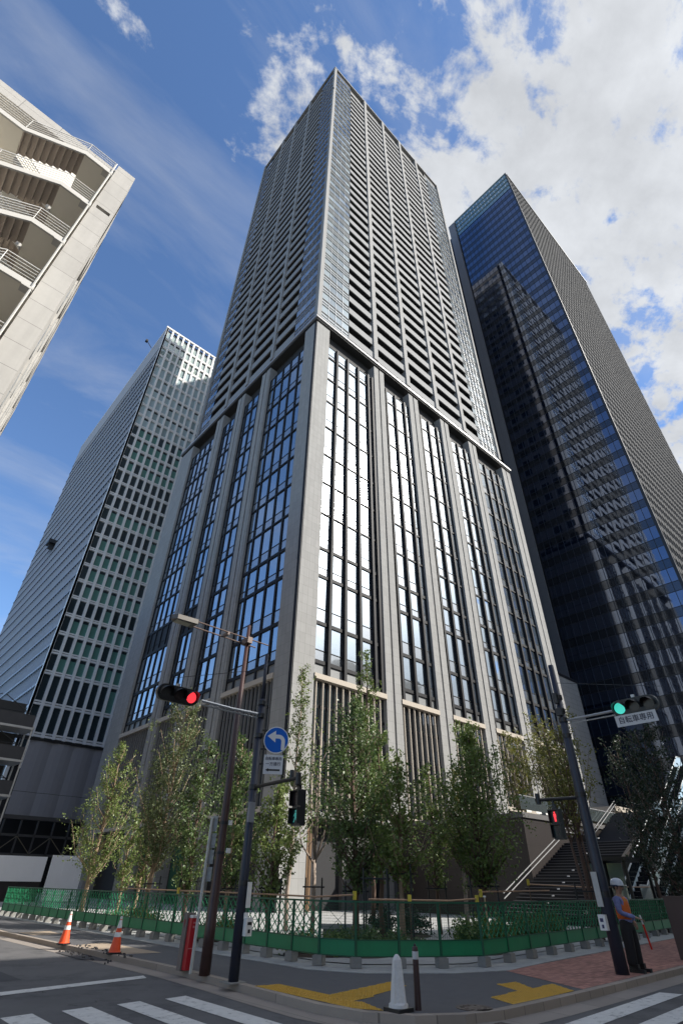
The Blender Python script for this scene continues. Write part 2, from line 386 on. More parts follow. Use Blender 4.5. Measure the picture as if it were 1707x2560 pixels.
# left leg, corner, right leg
ribbon(sw, resamp(inner[:5], 20), resamp([(9.55, 250), (9.75, 40), (9.95, 16.0), (10.03, 12.2)], 20), 0.0)
ribbon(sw, resamp(inner[4:12], 16), resamp([(10.03, 12.2), (10.7, 10.95), (12.0, 9.95)], 16), 0.0)
ribbon(sw, resamp(inner[11:], 20), resamp([(12.0, 9.95), (13.9, 9.28), (16.0, 9.6), (35, 11.6), (250, 26)], 20), 0.0)
struct('footpath', sw, m_asph2)
br = MB(); br.poly([(12.7, 6.86, .005), (15.2, 6.99, .005), (18.5, 7.16, .005), (60, 7.45, .005), (60, 13.9, .005), (35, 11.55, .005), (16.0, 9.55, .005), (13.8, 9.33, .005)])
struct('brick_footpath', br, m_brick)
s2 = MB(); ins = [(10.9, 250), (11.1, 40), (11.15, 16.0), (11.2, 12.9), (11.6, 12.0), (12.8, 11.1), (14.0, 10.55), (16.0, 10.8), (35, 12.9), (250, 27.5)]
ribbon(s2, strip_out, ins, 0.012)
for i in range(len(strip_out)-1):
    a, b = strip_out[i], strip_out[i+1]; s2.quad((a[0], a[1], -.01), (b[0], b[1], -.01), (b[0], b[1], .012), (a[0], a[1], .012))
struct('fence_strip', s2, m_strip)
pz = MB(); pz.poly([(250, 27.5, .03), (250, 250, .03), (10.9, 250, .03), (11.1, 40, .03), (11.15, 16, .03), (11.2, 12.9, .03), (11.6, 12.0, .03), (12.8, 11.1, .03), (14.0, 10.55, .03), (16, 10.8, .03), (35, 12.9, .03)])
struct('plaza', pz, m_plaza)
# the blocks across the two streets
struct('far_footpath', MB().box(-60, -2.2, 14, 250, -.3, 0.0), m_asph2)
struct('near_footpath', MB().box(9.0, 250, -60, -11, -.3, 0.0), m_asph2)
# road markings
zc = MB()
for x0, x1 in ((2.55, 3.0), (3.45, 3.93), (4.36, 4.86), (5.28, 5.72), (6.17, 6.62)): zc.quad((x0, 7.9, -.112), (x1, 7.9, -.112), (x1, 11.56, -.112), (x0, 11.5, -.112))
for y0 in (5.78, 4.98, 4.18, 3.38): zc.quad((9.3, y0-.36, -.112), (14.72, y0, -.112), (14.58, y0+.40, -.112), (9.3, y0+.05, -.112))
o = struct('crosswalk_paint', zc, m_paint)
struct('stop_line_paint', MB().quad((-1.9, 12.6, -.112), (7.0, 14.02, -.112), (7.1, 14.4, -.112), (-1.9, 13.0, -.112)), m_paint)
# raised yellow tactile paving
ty = MB()
for poly in ([(7.72, 10.9), (8.25, 10.85), (8.25, 9.35), (8.8, 8.75), (8.15, 8.65), (7.72, 9.2)], [(8.25, 9.35), (10.25, 9.75), (10.15, 9.2), (8.62, 8.78)], [(7.72, 9.2), (8.15, 8.65), (8.25, 8.5), (8.0, 7.75), (7.74, 8.2)]):
    ty.poly([(x, y, .006) for x, y in poly])
for poly in ([(11.8, 8.23), (12.45, 8.2), (11.95, 7.5), (12.85, 7.6), (12.35, 6.86), (11.3, 6.82), (10.15, 6.80), (10.4, 7.42), (11.45, 7.52)],):
    ty.poly([(x, y, .006) for x, y in poly])
dm = MB()
def inpoly(x, y, P):
    c = False; j = len(P)-1
    for i in range(len(P)):
        if (P[i][1] > y) != (P[j][1] > y) and x < (P[j][0]-P[i][0])*(y-P[i][1])/(P[j][1]-P[i][1])+P[i][0]: c = not c
        j = i
    return c
for f in list(ty.f):
    P = [ty.v[i][:2] for i in f]
    xs = [p[0] for p in P]; ys = [p[1] for p in P]
    x = min(xs)
    while x < max(xs):
        y = min(ys)
        while y < max(ys):
            if inpoly(x, y, P): ty.box(x-.014, x+.014, y-.014, y+.014, .006, .013)
            y += .062
        x += .062
struct('tactile_paving', ty, m_yel)
mhm = pm('manhole_iron', (0.075, 0.055, 0.05), 0.6, 0.4, var=0.3, vscale=20)
t = thing('manhole_cover', (9.38, 7.04, 0), 'round rusty brown manhole cover set in the dark footpath between the yellow strips', 'manhole')
part(t, 'cover', MB().lathe([(0.30, 0.0), (0.30, .006)], 9.38, 7.04, 28), mhm)
rr = MB()
for k in range(12):
    a = 2*PI*k/12; rr.box(9.38+.2*math.cos(a)-.02, 9.38+.2*math.cos(a)+.02, 7.04+.2*math.sin(a)-.02, 7.04+.2*math.sin(a)+.02, .006, .010)
part(t, 'raised_pattern', rr, mhm)
pt = MB(); pt.poly([(7.62, 20.4, .005), (7.95, 17.4, .005), (8.9, 17.2, .005), (8.75, 20.9, .005)])
pt.poly([(7.6, 26.2, .005), (7.7, 24.7, .005), (8.7, 24.8, .005), (8.8, 26.4, .005)])
struct('footpath_patch', pt, pm('bare_concrete_patch', (0.33, 0.26, 0.19), 0.9, var=0.25, vscale=3))
pt = MB(); pt.poly([(7.05, 20.2, -.107), (7.0, 18.2, -.107), (7.5, 17.0, -.107), (7.62, 19.9, -.107)])
rng2 = random.Random(5)
for k in range(60):
    x = rng2.uniform(7.15, 7.9); y = rng2.uniform(16.6, 20.3); s_ = rng2.uniform(.02, .06); pt.box(x, x+s_, y, y+s_*1.4, -.12 if x < 7.5 else 0, (-.08 if x < 7.5 else .03))
struct('rubble_edge', pt, pm('dark_rubble', (0.05, 0.048, 0.05), 0.9, var=0.3, vscale=9))

# ================================================================== the main tower
CX, CY = 25.5, 34.6
FR = Face('R', CX, CY); FL = Face('L', CX, CY)
tw = thing('office_tower', (CX, CY, 0), 'tallest grey stone tower in the centre, striped balconies above tall mullioned windows', 'skyscraper')
RB = [(2.5, 11.7), (13.9, 19.8), (22.1, 28.0), (30.2, 36.1), (38.4, 46.8)]
LB = [(2.6, 11.3), (13.5, 18.4), (20.5, 25.0), (27.2, 35.7)]
RC = [(11.7, 13.9), (19.8, 22.1), (28.0, 30.2), (36.1, 38.4), (46.8, 49.7)]
LC = [(11.3, 13.5), (18.4, 20.5), (25.0, 27.2), (35.7, 40.4)]
D_G = -0.42        # glass plane, behind the column faces
m_spine = pm('core_dark', (0.02, 0.02, 0.022), 0.8)
core = MB(); core.box(CX+1.3, CX+49.0, CY+1.3, CY+40.0, 0, 68); core.box(CX+2.6, CX+44.5, CY+2.6, CY+33.2, 68, 194.5)
part(tw, 'core_wall', core, m_spine)
# stone columns
def column(name, mb): return part(tw, name, mb, m_stone)
mb = MB(); mb.box(CX+.16, CX+2.5, CY, CY+1.25, 0, 67.4); mb.box(CX, CX+1.25, CY+.42, CY+2.6, 0, 67.4); column('corner_column', mb)
part(tw, 'corner_trim', MB().box(CX+.03, CX+.15, CY+.03, CY+.41, 0, 67.4), m_dark)
for f, cols in ((FR, RC), (FL, LC)):
    for i, (a, b) in enumerate(cols):
        mb = MB()
        if b-a < 3:
            c = (a+b)/2
            f.box(mb, a, c-.13, 0.0, -1.4, 0, 67.4); f.box(mb, c+.13, b, 0.0, -1.4, 0, 67.4)
            f.box(mb, a+.30, a+.36, .05, 0.0, 0, 67.4) if f.k == 'L' else None
            g_ = MB(); f.box(g_, c-.13, c+.13, -.30, -1.3, 0, 67.4); part(tw, 'column_groove', g_, m_dark)
        else: f.box(mb, a, b, 0.0, -1.4, 0, 67.4)
        column('column', mb)
# floor lines of the office part
ZH = [21.65, 26.7, 30.0, 34.5, 38.9, 43.25, 47.95, 52.7, 57.2, 61.8]
ZB = [16.7, 17.9] + ZH + [64.4]
m_gR = glass('tower_glass', (0.035, 0.048, 0.062), 0.50, (0.84, 0.93, 1.0), 0.02, island=0.12, haze=0.18)
m_gS = glass('tower_spandrel_glass', (0.10, 0.11, 0.115), 0.34, (0.9, 0.93, 0.97), 0.05, haze=0.3)
m_gP = glass('podium_glass', (0.02, 0.024, 0.028), 0.14, (0.8, 0.85, 0.9), 0.04)
m_cream = pm('cream_metal', (0.42, 0.37, 0.31), 0.7, var=0.06, vscale=3, spec=0.2)
m_sill = pm('grey_spandrel', (0.16, 0.165, 0.165), 0.5, var=0.06)
MR = {0: [4.3, 6.35, 8.45, 10.5, 11.35], 1: [14.45, 16.5, 18.65], 2: [22.6, 24.7, 26.8], 3: [30.5, 32.5, 34.6], 4: [40.6, 42.8, 44.8]}
ML = {0: [4.2, 6.15, 8.05, 9.95], 1: [14.3, 16.0, 17.6], 2: [21.3, 22.8, 24.2], 3: [29.2, 31.0, 32.7, 34.3]}
nw = 0
for f, bays, mull in ((FR, RB, MR), (FL, LB, ML)):
    for bi, (a, b) in enumerate(bays):
        us = [a] + mull[bi] + [b]
        vm = MB()
        for u in mull[bi]: f.box(vm, u-(.165 if f.k == 'R' else .13), u+(.165 if f.k == 'R' else .13), D_G+(.34 if f.k == 'R' else .12), D_G-.05, 16.72, 64.4)
        f.box(vm, a, a+.10, D_G+.1, D_G-.05, 16.72, 64.4); f.box(vm, b-.10, b, D_G+.1, D_G-.05, 16.72, 64.4)
        part(tw, 'mullion_fins', vm, m_dark)
        black_strip = (f.k == 'L' and bi in (2, 3))
        for zi in range(len(ZB)-1):
            z0, z1 = ZB[zi], ZB[zi+1]
            g1 = MB(); g2 = MB()
            for k in range(len(us)-1):
                u0, u1 = us[k], us[k+1]
                if zi == 0: f.box(g2, u0, u1, D_G, D_G-.1, z0, z1); continue
                zs = z0+(z1-z0)*0.30
                f.pane(g2, u0, u1, z0, zs-.03, D_G, 0.001); f.pane(g1, u0, u1, zs+.03, z1, D_G)
            if zi == 0: part(tw, 'grey_spandrel', g2, m_sill); continue
            dark_l = black_strip and zi in (3,) or (f.k == 'L' and bi == 3 and zi == 3)
            w = part(tw, 'window', g1, m_black if dark_l else m_gR)
            part(w, 'spandrel', g2, m_black if dark_l else m_gS)
            hm = MB(); hh = 0.17 if z0 < 31 else 0.10
            f.box(hm, a+.1, b-.1, D_G+.13, D_G-.04, z0-hh, z0+hh)
            for k in range(len(us)-1): f.box(hm, us[k]+.14, us[k+1]-.14, D_G+.05, D_G-.04, zs-.035, zs+.035)
            part(w, 'floor_bar', hm, m_dark)
        # dark open storey under the upper block
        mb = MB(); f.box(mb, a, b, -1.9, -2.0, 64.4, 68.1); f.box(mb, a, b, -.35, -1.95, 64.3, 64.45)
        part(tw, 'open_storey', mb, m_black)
        # podium: cream beam, slender slats, dark glass behind
        zlow = {('R', 0): 5.7, ('R', 1): 6.0, ('R', 2): 6.7, ('R', 3): 8.3, ('R', 4): 8.8}.get((f.k, bi), 6.0)
        mb = MB(); f.box(mb, a, b, .10, D_G-.05, 16.22, 16.68); part(tw, 'podium_beam', mb, m_cream if f.k == 'R' else m_cream)
        sl = MB(); u = a+.42; st = 0.80 if f.k == 'R' else 0.62
        while u < b-.2: f.box(sl, u-.045, u+.045, -.12, -.30, zlow+.35, 16.22); u += st
        part(tw, 'podium_slats', sl, m_cream if f.k == 'R' else pm('shaded_slat', (0.17, 0.165, 0.16), 0.7))  # left slats: the cream ones with the shade of that face painted in
        mb = MB(); f.box(mb, a, b, .02, D_G-.05, zlow, zlow+.38); part(tw, 'podium_sill', mb, m_cream if bi != 0 or f.k == 'L' else m_stone)
        g1 = MB(); u = a; n_ = max(3, int((b-a)/1.6)); du = (b-a)/n_
        for k in range(n_):
            f.pane(g1, u+.04, u+du-.04, zlow+.4, 10.9, D_G, .003); f.pane(g1, u+.04, u+du-.04, 11.3, 13.9, D_G, .003); f.pane(g1, u+.04, u+du-.04, 14.1, 16.2, D_G, .003); u += du
        part(tw, 'podium_window', g1, m_gP)
        mb = MB(); f.box(mb, a, b, D_G+.03, D_G-.06, 10.88, 11.32); f.box(mb, a, b, D_G+.02, D_G-.06, 13.88, 14.12)
        for k in range(1, n_): f.box(mb, a+k*du-.05, a+k*du+.05, D_G+.04, D_G-.06, zlow+.4, 16.2)
        part(tw, 'podium_frame', mb, m_dark)
        # ground floor, set back
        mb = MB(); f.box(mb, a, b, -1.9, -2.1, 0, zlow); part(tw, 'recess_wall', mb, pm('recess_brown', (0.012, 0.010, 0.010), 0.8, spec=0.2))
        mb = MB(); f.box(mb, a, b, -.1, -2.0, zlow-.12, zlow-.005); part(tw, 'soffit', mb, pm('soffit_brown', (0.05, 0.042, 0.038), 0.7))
# entrance beside the corner column: timber panel and glazed doors
mb = MB(); FR.box(mb, 2.5, 3.5, -.6, -1.3, 0.03, 5.0); part(tw, 'timber_panel', mb, pm('entrance_timber', (0.13, 0.075, 0.035), 0.55, var=0.2, streak=0.3, vscale=4))
mb = MB()
for u in (2.72, 2.98, 3.24): FR.box(mb, u, u+.03, -.57, -.6, 0.03, 5.0)
part(tw, 'timber_groove', mb, m_dark)
mb = MB(); FR.pane(mb, 3.7, 5.0, .1, 3.0, -1.5); FR.pane(mb, 5.1, 6.4, .1, 3.0, -1.5); part(tw, 'entrance_door', mb, m_gP)
mb = MB(); FR.box(mb, 6.9, 10.4, -.9, -1.7, 0.03, 5.5); part(tw, 'stone_pier', mb, pm('pier_stone', (0.10, 0.097, 0.095), 0.6, var=0.08))
mb = MB()
for (u0, u1) in ((3.6, 3.75), (5.0, 5.1), (6.4, 6.5)): FR.box(mb, u0, u1, -1.4, -1.55, 0.03, 3.1)
FR.box(mb, 3.6, 6.5, -1.4, -1.55, 3.0, 3.2); part(tw, 'door_frame', mb, m_dark)
# left side ground floor: green protective sheeting behind the trees
for (a, b) in ((14.0, 18.0), (20.9, 24.6)):
    mb = MB(); FL.box(mb, a, b, -1.2, -1.3, 0.03, 4.2); part(tw, 'green_sheeting', mb, pm('green_sheet', (0.012, 0.075, 0.045), 0.6, var=0.3, vscale=1.5))
# edge beam where the upper block starts
mb = MB(); mb.box(CX-.18, CX+50.2, CY-.18, CY+.5, 68.35, 68.75); mb.box(CX-.18, CX+.5, CY+.5, CY+41.0, 68.35, 68.75)
part(tw, 'edge_beam', mb, pm('edge_metal', (0.30, 0.295, 0.30), 0.4, 0.2, var=0.05))
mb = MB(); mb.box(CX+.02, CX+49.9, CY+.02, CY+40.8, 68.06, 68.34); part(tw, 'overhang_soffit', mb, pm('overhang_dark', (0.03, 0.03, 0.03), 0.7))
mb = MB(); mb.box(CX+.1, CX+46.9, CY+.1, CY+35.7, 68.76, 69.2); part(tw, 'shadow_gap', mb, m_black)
# ---- upper block: 35 storeys of 3.5 m
Z0, FH, NF = 69.2, 3.5, 35
RRIB = [(11.7, 12.6), (19.4, 20.3), (27.1, 28.0), (35.0, 35.9)]; LRIB = [(10.9, 11.6), (18.0, 18.7), (24.6, 25.3)]
RU = [('b', 6.3, 11.7), ('b', 12.6, 19.4), ('b', 20.3, 27.1), ('b', 28.0, 35.0), ('b', 35.9, 40.2)]
LU = [('b', 5.6, 10.9), ('b', 11.6, 18.0), ('b', 18.7, 24.6), ('b', 25.3, 31.0)]
RG = [(0.75, 6.3), (40.2, 46.3)]; LG = [(0.75, 5.6), (31.0, 34.9)]
m_balR = pm('balcony_panel', (0.262, 0.264, 0.266), 0.8, 0.0, var=0.06, vscale=0.6, island=0.09, spec=0.15)
m_bwall = pm('balcony_back', (0.016, 0.016, 0.018), 0.6)  # near-black colour stands in for the shade inside the balconies
m_sof = pm('balcony_soffit', (0.020, 0.020, 0.022), 0.8)  # soffit darkened in colour too, for the same balcony shade
m_rib = pm('rib_stone', (0.275, 0.273, 0.268), 0.8, var=0.05, vscale=1, streak=0.05, spec=0.15)
m_ug = glass('upper_corner_glass', (0.05, 0.065, 0.07), 0.40, (0.86, 0.94, 1.0), 0.03, island=0.2, haze=0.1, col2=(0.20, 0.23, 0.23), thr=0.55)
m_usb = glass('upper_spandrel_sky_tint', (0.05, 0.07, 0.11), 0.35, (0.85, 0.93, 1.0), 0.05)  # left-face copy of the spandrel, blue sky reflection put into its colour
m_ugb = glass('upper_glass_sky_tint', (0.03, 0.05, 0.08), 0.5, (0.82, 0.92, 1.0), 0.03, island=0.25)  # left-face copy of the corner glass, sky reflection tinted into the body
m_us = glass('upper_spandrel', (0.30, 0.31, 0.31), 0.22, (0.9, 0.95, 1), 0.08)
for f, ribs, end in ((FR, RRIB, (46.3, 46.95)), (FL, LRIB, (34.9, 35.5))):
    for a, b in ribs + [end]:
        mb = MB(); f.box(mb, a, b, .22, -1.9, 69.2, 196.0); part(tw, 'rib', mb, m_rib)
mb = MB(); mb.box(CX+.0, CX+.75, CY-.02, CY+.55, 69.2, 196.2); mb.box(CX-.02, CX+.55, CY+.62, CY+.75, 69.2, 196.2); part(tw, 'corner_rib', mb, m_rib)
balc_count = 0
def balc(f, a, b, z, wall, dark):
    f.box(wall, a, b, .0, -.16, z+.10, z+1.62)          # solid balustrade and slab edge
    f.box(dark, a, b, -.17, -2.45, z+.12, z+.40)         # slab
order = []
for fi in range(NF):
    z = Z0+fi*FH
    for f, U in ((FR, RU), (FL, LU)):
        for _, a, b in U: order.append((fi, f, a, b, z))
rest_w = MB(); rest_d = MB(); bw = MB()
for n_, (fi, f, a, b, z) in enumerate(order):
    if n_ < 99:
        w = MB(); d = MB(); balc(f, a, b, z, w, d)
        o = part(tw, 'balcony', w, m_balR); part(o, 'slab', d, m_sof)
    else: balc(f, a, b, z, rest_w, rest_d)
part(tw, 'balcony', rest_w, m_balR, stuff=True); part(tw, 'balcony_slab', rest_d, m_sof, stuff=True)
for f, U in ((FR, RU), (FL, LU)):
    for _, a, b in U:
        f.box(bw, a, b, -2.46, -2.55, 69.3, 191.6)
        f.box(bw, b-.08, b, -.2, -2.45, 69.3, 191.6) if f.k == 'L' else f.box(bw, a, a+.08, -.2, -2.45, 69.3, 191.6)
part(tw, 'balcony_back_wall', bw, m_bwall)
for f, G in ((FR, RG), (FL, LG)):
    for gi, (a, b) in enumerate(G):
        k = max(2, round((b-a)/1.35)); du = (b-a)/k
        win = MB(); rsp = MB(); rsi = MB(); frm = MB()
        for fi in range(NF):
            z = Z0+fi*FH
            wmb = win if fi > 9 else MB(); spn = rsp if fi > 9 else MB(); sil = rsi if fi > 9 else MB()
            for j in range(k):
                f.pane(wmb, a+j*du+.02, a+(j+1)*du-.02, z+1.60, z+FH-.04, -.06, .0035)
                f.pane(spn, a+j*du+.02, a+(j+1)*du-.02, z+.0, z+1.50, -.08, .0015)
            f.box(sil, a, b, .03, -.3, z+1.50, z+1.60); f.box(sil, a, b, .03, -.3, z-.04, z+.02); f.box(sil, a, b, .0, -.3, z+.70, z+.74)
            if fi <= 9:
                w = part(tw, 'corner_window', wmb, m_ug if f.k == 'R' else m_ugb); part(w, 'spandrel', spn, m_us if f.k == 'R' else m_usb); part(w, 'sill', sil, m_rib)
        for j in range(1, k): f.box(frm, a+j*du-.03, a+j*du+.03, .0, -.2, Z0, Z0+NF*FH)
        part(tw, 'corner_window', win, m_ug if f.k == 'R' else m_ugb, stuff=True); part(tw, 'corner_spandrel', rsp, m_us if f.k == 'R' else m_usb, stuff=True); part(tw, 'sill_band', rsi, m_rib, stuff=True); part(tw, 'glazing_bars', frm, m_steel)
        bk = MB(); f.box(bk, a, b, -.35, -.45, 69.3, 196); part(tw, 'backing_wall', bk, m_bwall)
# crown
m_crown = pm('crown_panel', (0.115, 0.11, 0.105), 0.6, var=0.1)
for f, segs in ((FR, [(0.75, 11.7), (12.6, 19.4), (20.3, 27.1), (28.0, 35.0), (35.9, 46.3)]), (FL, [(0.75, 10.9), (11.6, 18.0), (18.7, 24.6), (25.3, 34.9)])):
    for a, b in segs:
        mb = MB(); f.box(mb, a, b, -.75, -.95, 191.7, 195.6); part(tw, 'crown_screen', mb, m_crown)
mb = MB(); mb.box(CX+.0, CX+46.9, CY-.1, CY+.05, 195.6, 196.3); mb.box(CX-.1, CX+.05, CY+.05, CY+35.5, 195.6, 196.3); mb.box(CX+.06, CX+46.8, CY+.06, CY+35.4, 195.6, 195.8)
part(tw, 'parapet', mb, m_rib)
# plain rear walls
mb = MB(); mb.box(CX+46.2, CX+46.95, CY+1.0, CY+35.5, 69.2, 195.5); mb.box(CX+1.5, CX+46.2, CY+34.9, CY+35.5, 69.2, 195.5); mb.box(CX+49.0, CX+49.7, CY+1.4, CY+40.4, 0, 67.4)
part(tw, 'rear_wall', mb, panel('rear_cladding', (0.20, 0.185, 0.175), 1.9, 3.5, joint=0.05, var=0.10, dark=0.3))
mb = MB()
for fi in range(NF):
    z = Z0+fi*FH
    for j in range(9):
        y = CY+3+j*3.5
        if (fi+j) % 5 != 3: mb.quad((CX+46.97, y, z+1.0), (CX+46.97, y+1.9, z+1.0), (CX+46.97, y+1.9, z+2.9), (CX+46.97, y, z+2.9))
part(tw, 'rear_windows', mb, m_gP, stuff=True)
# small beacon on the corner
o = part(tw, 'beacon', MB().box(CX-.3, CX, CY-.3, CY, 175, 175.6).lathe([(0.12, 196.3), (0.1, 197.2), (0.02, 197.5)], CX+.3, CY+.3, 8), m_dark)

# ================================================================== dark glass tower on the right
RX, RY = 91.7, 17.5
rtw = thing('glass_tower', (RX, RY, 0), 'dark blue mirror glass tower on the right, grey gridded side wall', 'skyscraper')
GL = Face('L', RX, RY); GR = Face('R', RX, RY)
m_bg = glass('blue_mirror_glass', (0.006, 0.010, 0.022), 0.25, (0.62, 0.74, 1.0), 0.03, island=0.10, warp=0.004)
m_bs = glass('blue_spandrel_glass', (0.010, 0.012, 0.016), 0.07, (0.72, 0.8, 0.95), 0.05, warp=0.004)
m_fr = pm('dark_mullion', (0.016, 0.018, 0.022), 0.4)
HT = 196.5; FW = 22.6
part(rtw, 'core_wall', MB().box(RX+.35, RX+58, RY+.6, RY+60, 0, HT+1), m_spine)
nfl = 45; fh = 4.3; zb0 = 3.0
restw = MB(); rests = MB(); cnt = 0
for fi in range(nfl):
    z = zb0+fi*fh
    wn_ = MB(); sp_ = MB(); u = 0.12; n_ = 16; du = (FW-.12)/n_
    for j in range(n_):
        GL.pane(wn_, u+j*du+.02, u+(j+1)*du-.02, z+1.75, z+fh-.05, 0, .0012)
        GL.pane(sp_, u+j*du+.02, u+(j+1)*du-.02, z+.05, z+1.65, 0, .0008)
    w = part(rtw, 'window', wn_, m_bg); part(w, 'spandrel', sp_, m_bs)
    tr = MB(); GL.box(tr, .1, FW, .05, -.1, z-.05, z+.05); GL.box(tr, .1, FW, .04, -.1, z+1.65, z+1.75); part(w, 'transom', tr, m_fr)
vm = MB()
for j in range(17): GL.box(vm, .12+j*(FW-.12)/16-.04, .12+j*(FW-.12)/16+.04, .08, -.1, 2, HT)
part(rtw, 'mullions', vm, m_fr)
mb = MB(); GL.box(mb, FW, FW+2.6, .55, -2, 0, 207.5); part(rtw, 'edge_pier', mb, panel('pier_cladding', (0.16, 0.16, 0.17), 1.3, 4.3, joint=0.02, rough=0.45, var=0.03))
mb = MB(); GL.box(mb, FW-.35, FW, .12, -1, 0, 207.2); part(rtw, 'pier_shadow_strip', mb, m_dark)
mb = MB(); mb.box(RX+.02, RX+.35, RY+FW, RY+60, 0, HT); part(rtw, 'rear_wall', mb, m_spine)
# open screen at the top: glass fins and rails
m_tg = glass('crown_glass', (0.10, 0.16, 0.17), 0.24, (0.8, 0.95, 1), 0.03)
mb = MB(); mb2 = MB()
for k in range(4):
    z = HT+.3+k*2.9
    for j in range(16): GL.pane(mb, .12+j*du, .12+(j+1)*du-.06, z, z+2.1, .1, .004)
    GL.box(mb2, 0, FW, .25, -.1, z+2.15, z+2.35); GL.box(mb2, 0, FW, .3, -.3, z+2.6, z+2.72)
part(rtw, 'crown_glazing', mb, m_tg); part(rtw, 'crown_rails', mb2, pm('teal_rail', (0.22, 0.30, 0.31), 0.4, 0.3))
mb = MB(); GR.box(mb, -.15, .15, .12, -.4, 0, 208.6); part(rtw, 'corner_post', mb, m_fr)
# gridded side wall
GRW = 59.5
m_gw = pm('louvre_grey', (0.074, 0.075, 0.078), 0.85, spec=0.1, var=0.06, vscale=0.4)
m_gl2 = glass('side_glass', (0.02, 0.022, 0.026), 0.12, (0.8, 0.85, 0.9), 0.08)
mb = MB(); GR.box(mb, .1, GRW, -.55, -.7, 0, 205.5); part(rtw, 'side_wall', mb, m_gw)
wi = 0; rest = MB(); sb = MB(); k = 0; u = .9
while u < GRW-.4: GR.box(sb, u-.12, u+.12, .12, -.55, 2, 206.5); u += 1.45
part(rtw, 'side_fins', sb, m_gw, stuff=True)
sb = MB()
for fi in range(72): GR.box(sb, .2, GRW, .06, -.55, 3+fi*2.85-.62, 3+fi*2.85+.62)
part(rtw, 'side_ledges', sb, m_gw, stuff=True)
sb = MB()
for fi in range(0, 71):
    GR.box(sb, .3, GRW-.2, -.30, -.5, 3+fi*2.85+.63, 3+(fi+1)*2.85-.63)
part(rtw, 'side_windows', sb, m_gl2, stuff=True)
mb = MB(); mb.box(RX+.2, RX+GRW, RY-.35, RY+.6, 206.5, 207.6); mb.box(RX-.1, RX+.2, RY-.1, RY+FW, 208.0, 208.4); mb.box(RX+.2, RX+GRW, RY+.6, RY+60, HT, 200); part(rtw, 'roof_edge', mb, m_fr)

# grey stone block between the two towers
bl = thing('stone_podium', (76, 36, 0), 'low plain grey stone block beyond the right end of the central tower', 'building')
part(bl, 'wall', MB().box(75.6, 84.2, 36, 62, 0, 28.6), panel('podium_stone', (0.30, 0.30, 0.29), 1.6, 0.8, joint=0.02, rough=0.6, var=0.04))
part(bl, 'coping', MB().box(75.5, 84.3, 35.9, 62.1, 28.6, 29.0), m_dark)

# ================================================================== white tower on the left
WX, WY = 23.1, 115.0
ww = thing('white_tower', (WX, WY, 0), 'white gridded office tower on the left with green blinds in its windows', 'skyscraper')
VR = Face('R', WX, WY); VL = Face('L', WX, WY)
m_wf = pm('white_frame', (0.80, 0.785, 0.76), 0.5, var=0.05, vscale=0.3, streak=0.05)
m_wg = glass('green_blind_glass', (0.11, 0.25, 0.21), 0.08, (0.85, 0.95, 0.95), 0.03, island=0.3)
m_wd = glass('dark_office_glass', (0.030, 0.042, 0.048), 0.10, (0.85, 0.95, 0.98), 0.02, island=0.3)
m_wc = glass('sunlit_blind_glass', (0.42, 0.52, 0.54), 0.12, (0.9, 1, 1), 0.05, island=0.2, col2=(0.30, 0.38, 0.38), thr=0.7)  # sunlight on the upper blinds put in as a paler glass colour
m_wt = glass('pale_top_glass', (0.30, 0.36, 0.33), 0.20, (0.85, 0.95, 0.95), 0.03)
part(ww, 'core_wall', MB().box(WX+.5, WX+60, WY+.7, WY+80, 0, 151.4), m_spine)
bayw = 1.96; nb = 17; W_W = nb*bayw+.4; top = 152.4
levels = []
z = 18.6
for h in (4.9, 5.6, 5.9): levels.append((z, z+h)); z += h
while z < 121.5: levels.append((z, z+4.18)); z += 4.18
for h in (4.9, 4.9, 4.9): levels.append((z, z+h)); z += h
gz = z
while z < 150: levels.append((z, z+4.3)); z += 4.3
pier = MB()
for j in range(nb+1): VR.box(pier, j*bayw, j*bayw+.56, .0, -.6, 18, top)
cnt = 0
m_mb = MB()
part(ww, 'piers', pier, m_wf)
random.seed(3)
restg = MB(); restd = MB(); restt = MB(); restc = MB(); bands = MB()
for li, (z0, z1) in enumerate(levels):
    zc_ = z0+ (z1-z0)*0.22
    bmb = MB()
    VR.box(bmb, .42, W_W-.42, -.10, -.6, z0, z0+.36); VR.box(bmb, .42, W_W-.42, -.10, -.6, z0+.52, z0+.80)
    if li < 30: part(ww, 'floor_band', bmb, m_wf)
    else: bands.v and None; VR.box(bands, .42, W_W-.42, -.10, -.6, z0, z0+.42); VR.box(bands, .42, W_W-.42, -.10, -.6, z0+.62, z0+.95)
    rowgreen = random.random() < 0.80 and li > 1
    for j in range(nb):
        u0, u1 = j*bayw+.56, (j+1)*bayw
        g = MB(); h = MB()
        green = rowgreen if random.random() > .13 else not rowgreen
        if li < 2 or j == 0: green = False
        
        drop = 0.0 if not green else .62
        VR.pane(g, u0, u1, z0+.80, z1-drop, -.5, .003)
        if drop: VR.pane(h, u0, u1, z1-drop, z1, -.5, .003)
        m = m_wt if z0 >= gz else (m_wc if z0 > 104 else (m_wg if green else m_wd))
        if j < 10 and li < 10:
            o = part(ww, 'window', g, m); part(o, 'head_pane', h, m_wd) if drop else None
        else:
            tgt = restt if z0 >= gz else (restc if z0 > 104 else (restg if green else restd))
            tgt.v, tgt.f = (tgt.v, tgt.f); i0 = len(tgt.v); tgt.v += g.v; tgt.f += [tuple(i+i0 for i in q) for q in g.f]
            if drop: i0 = len(restd.v); restd.v += h.v; restd.f += [tuple(i+i0 for i in q) for q in h.f]
part(ww, 'upper_windows', restg, m_wg, stuff=True); part(ww, 'upper_dark_windows', restd, m_wd, stuff=True); part(ww, 'top_windows', restt, m_wt, stuff=True); part(ww, 'bright_windows', restc, m_wc, stuff=True)
part(ww, 'upper_bands', bands, m_wf)
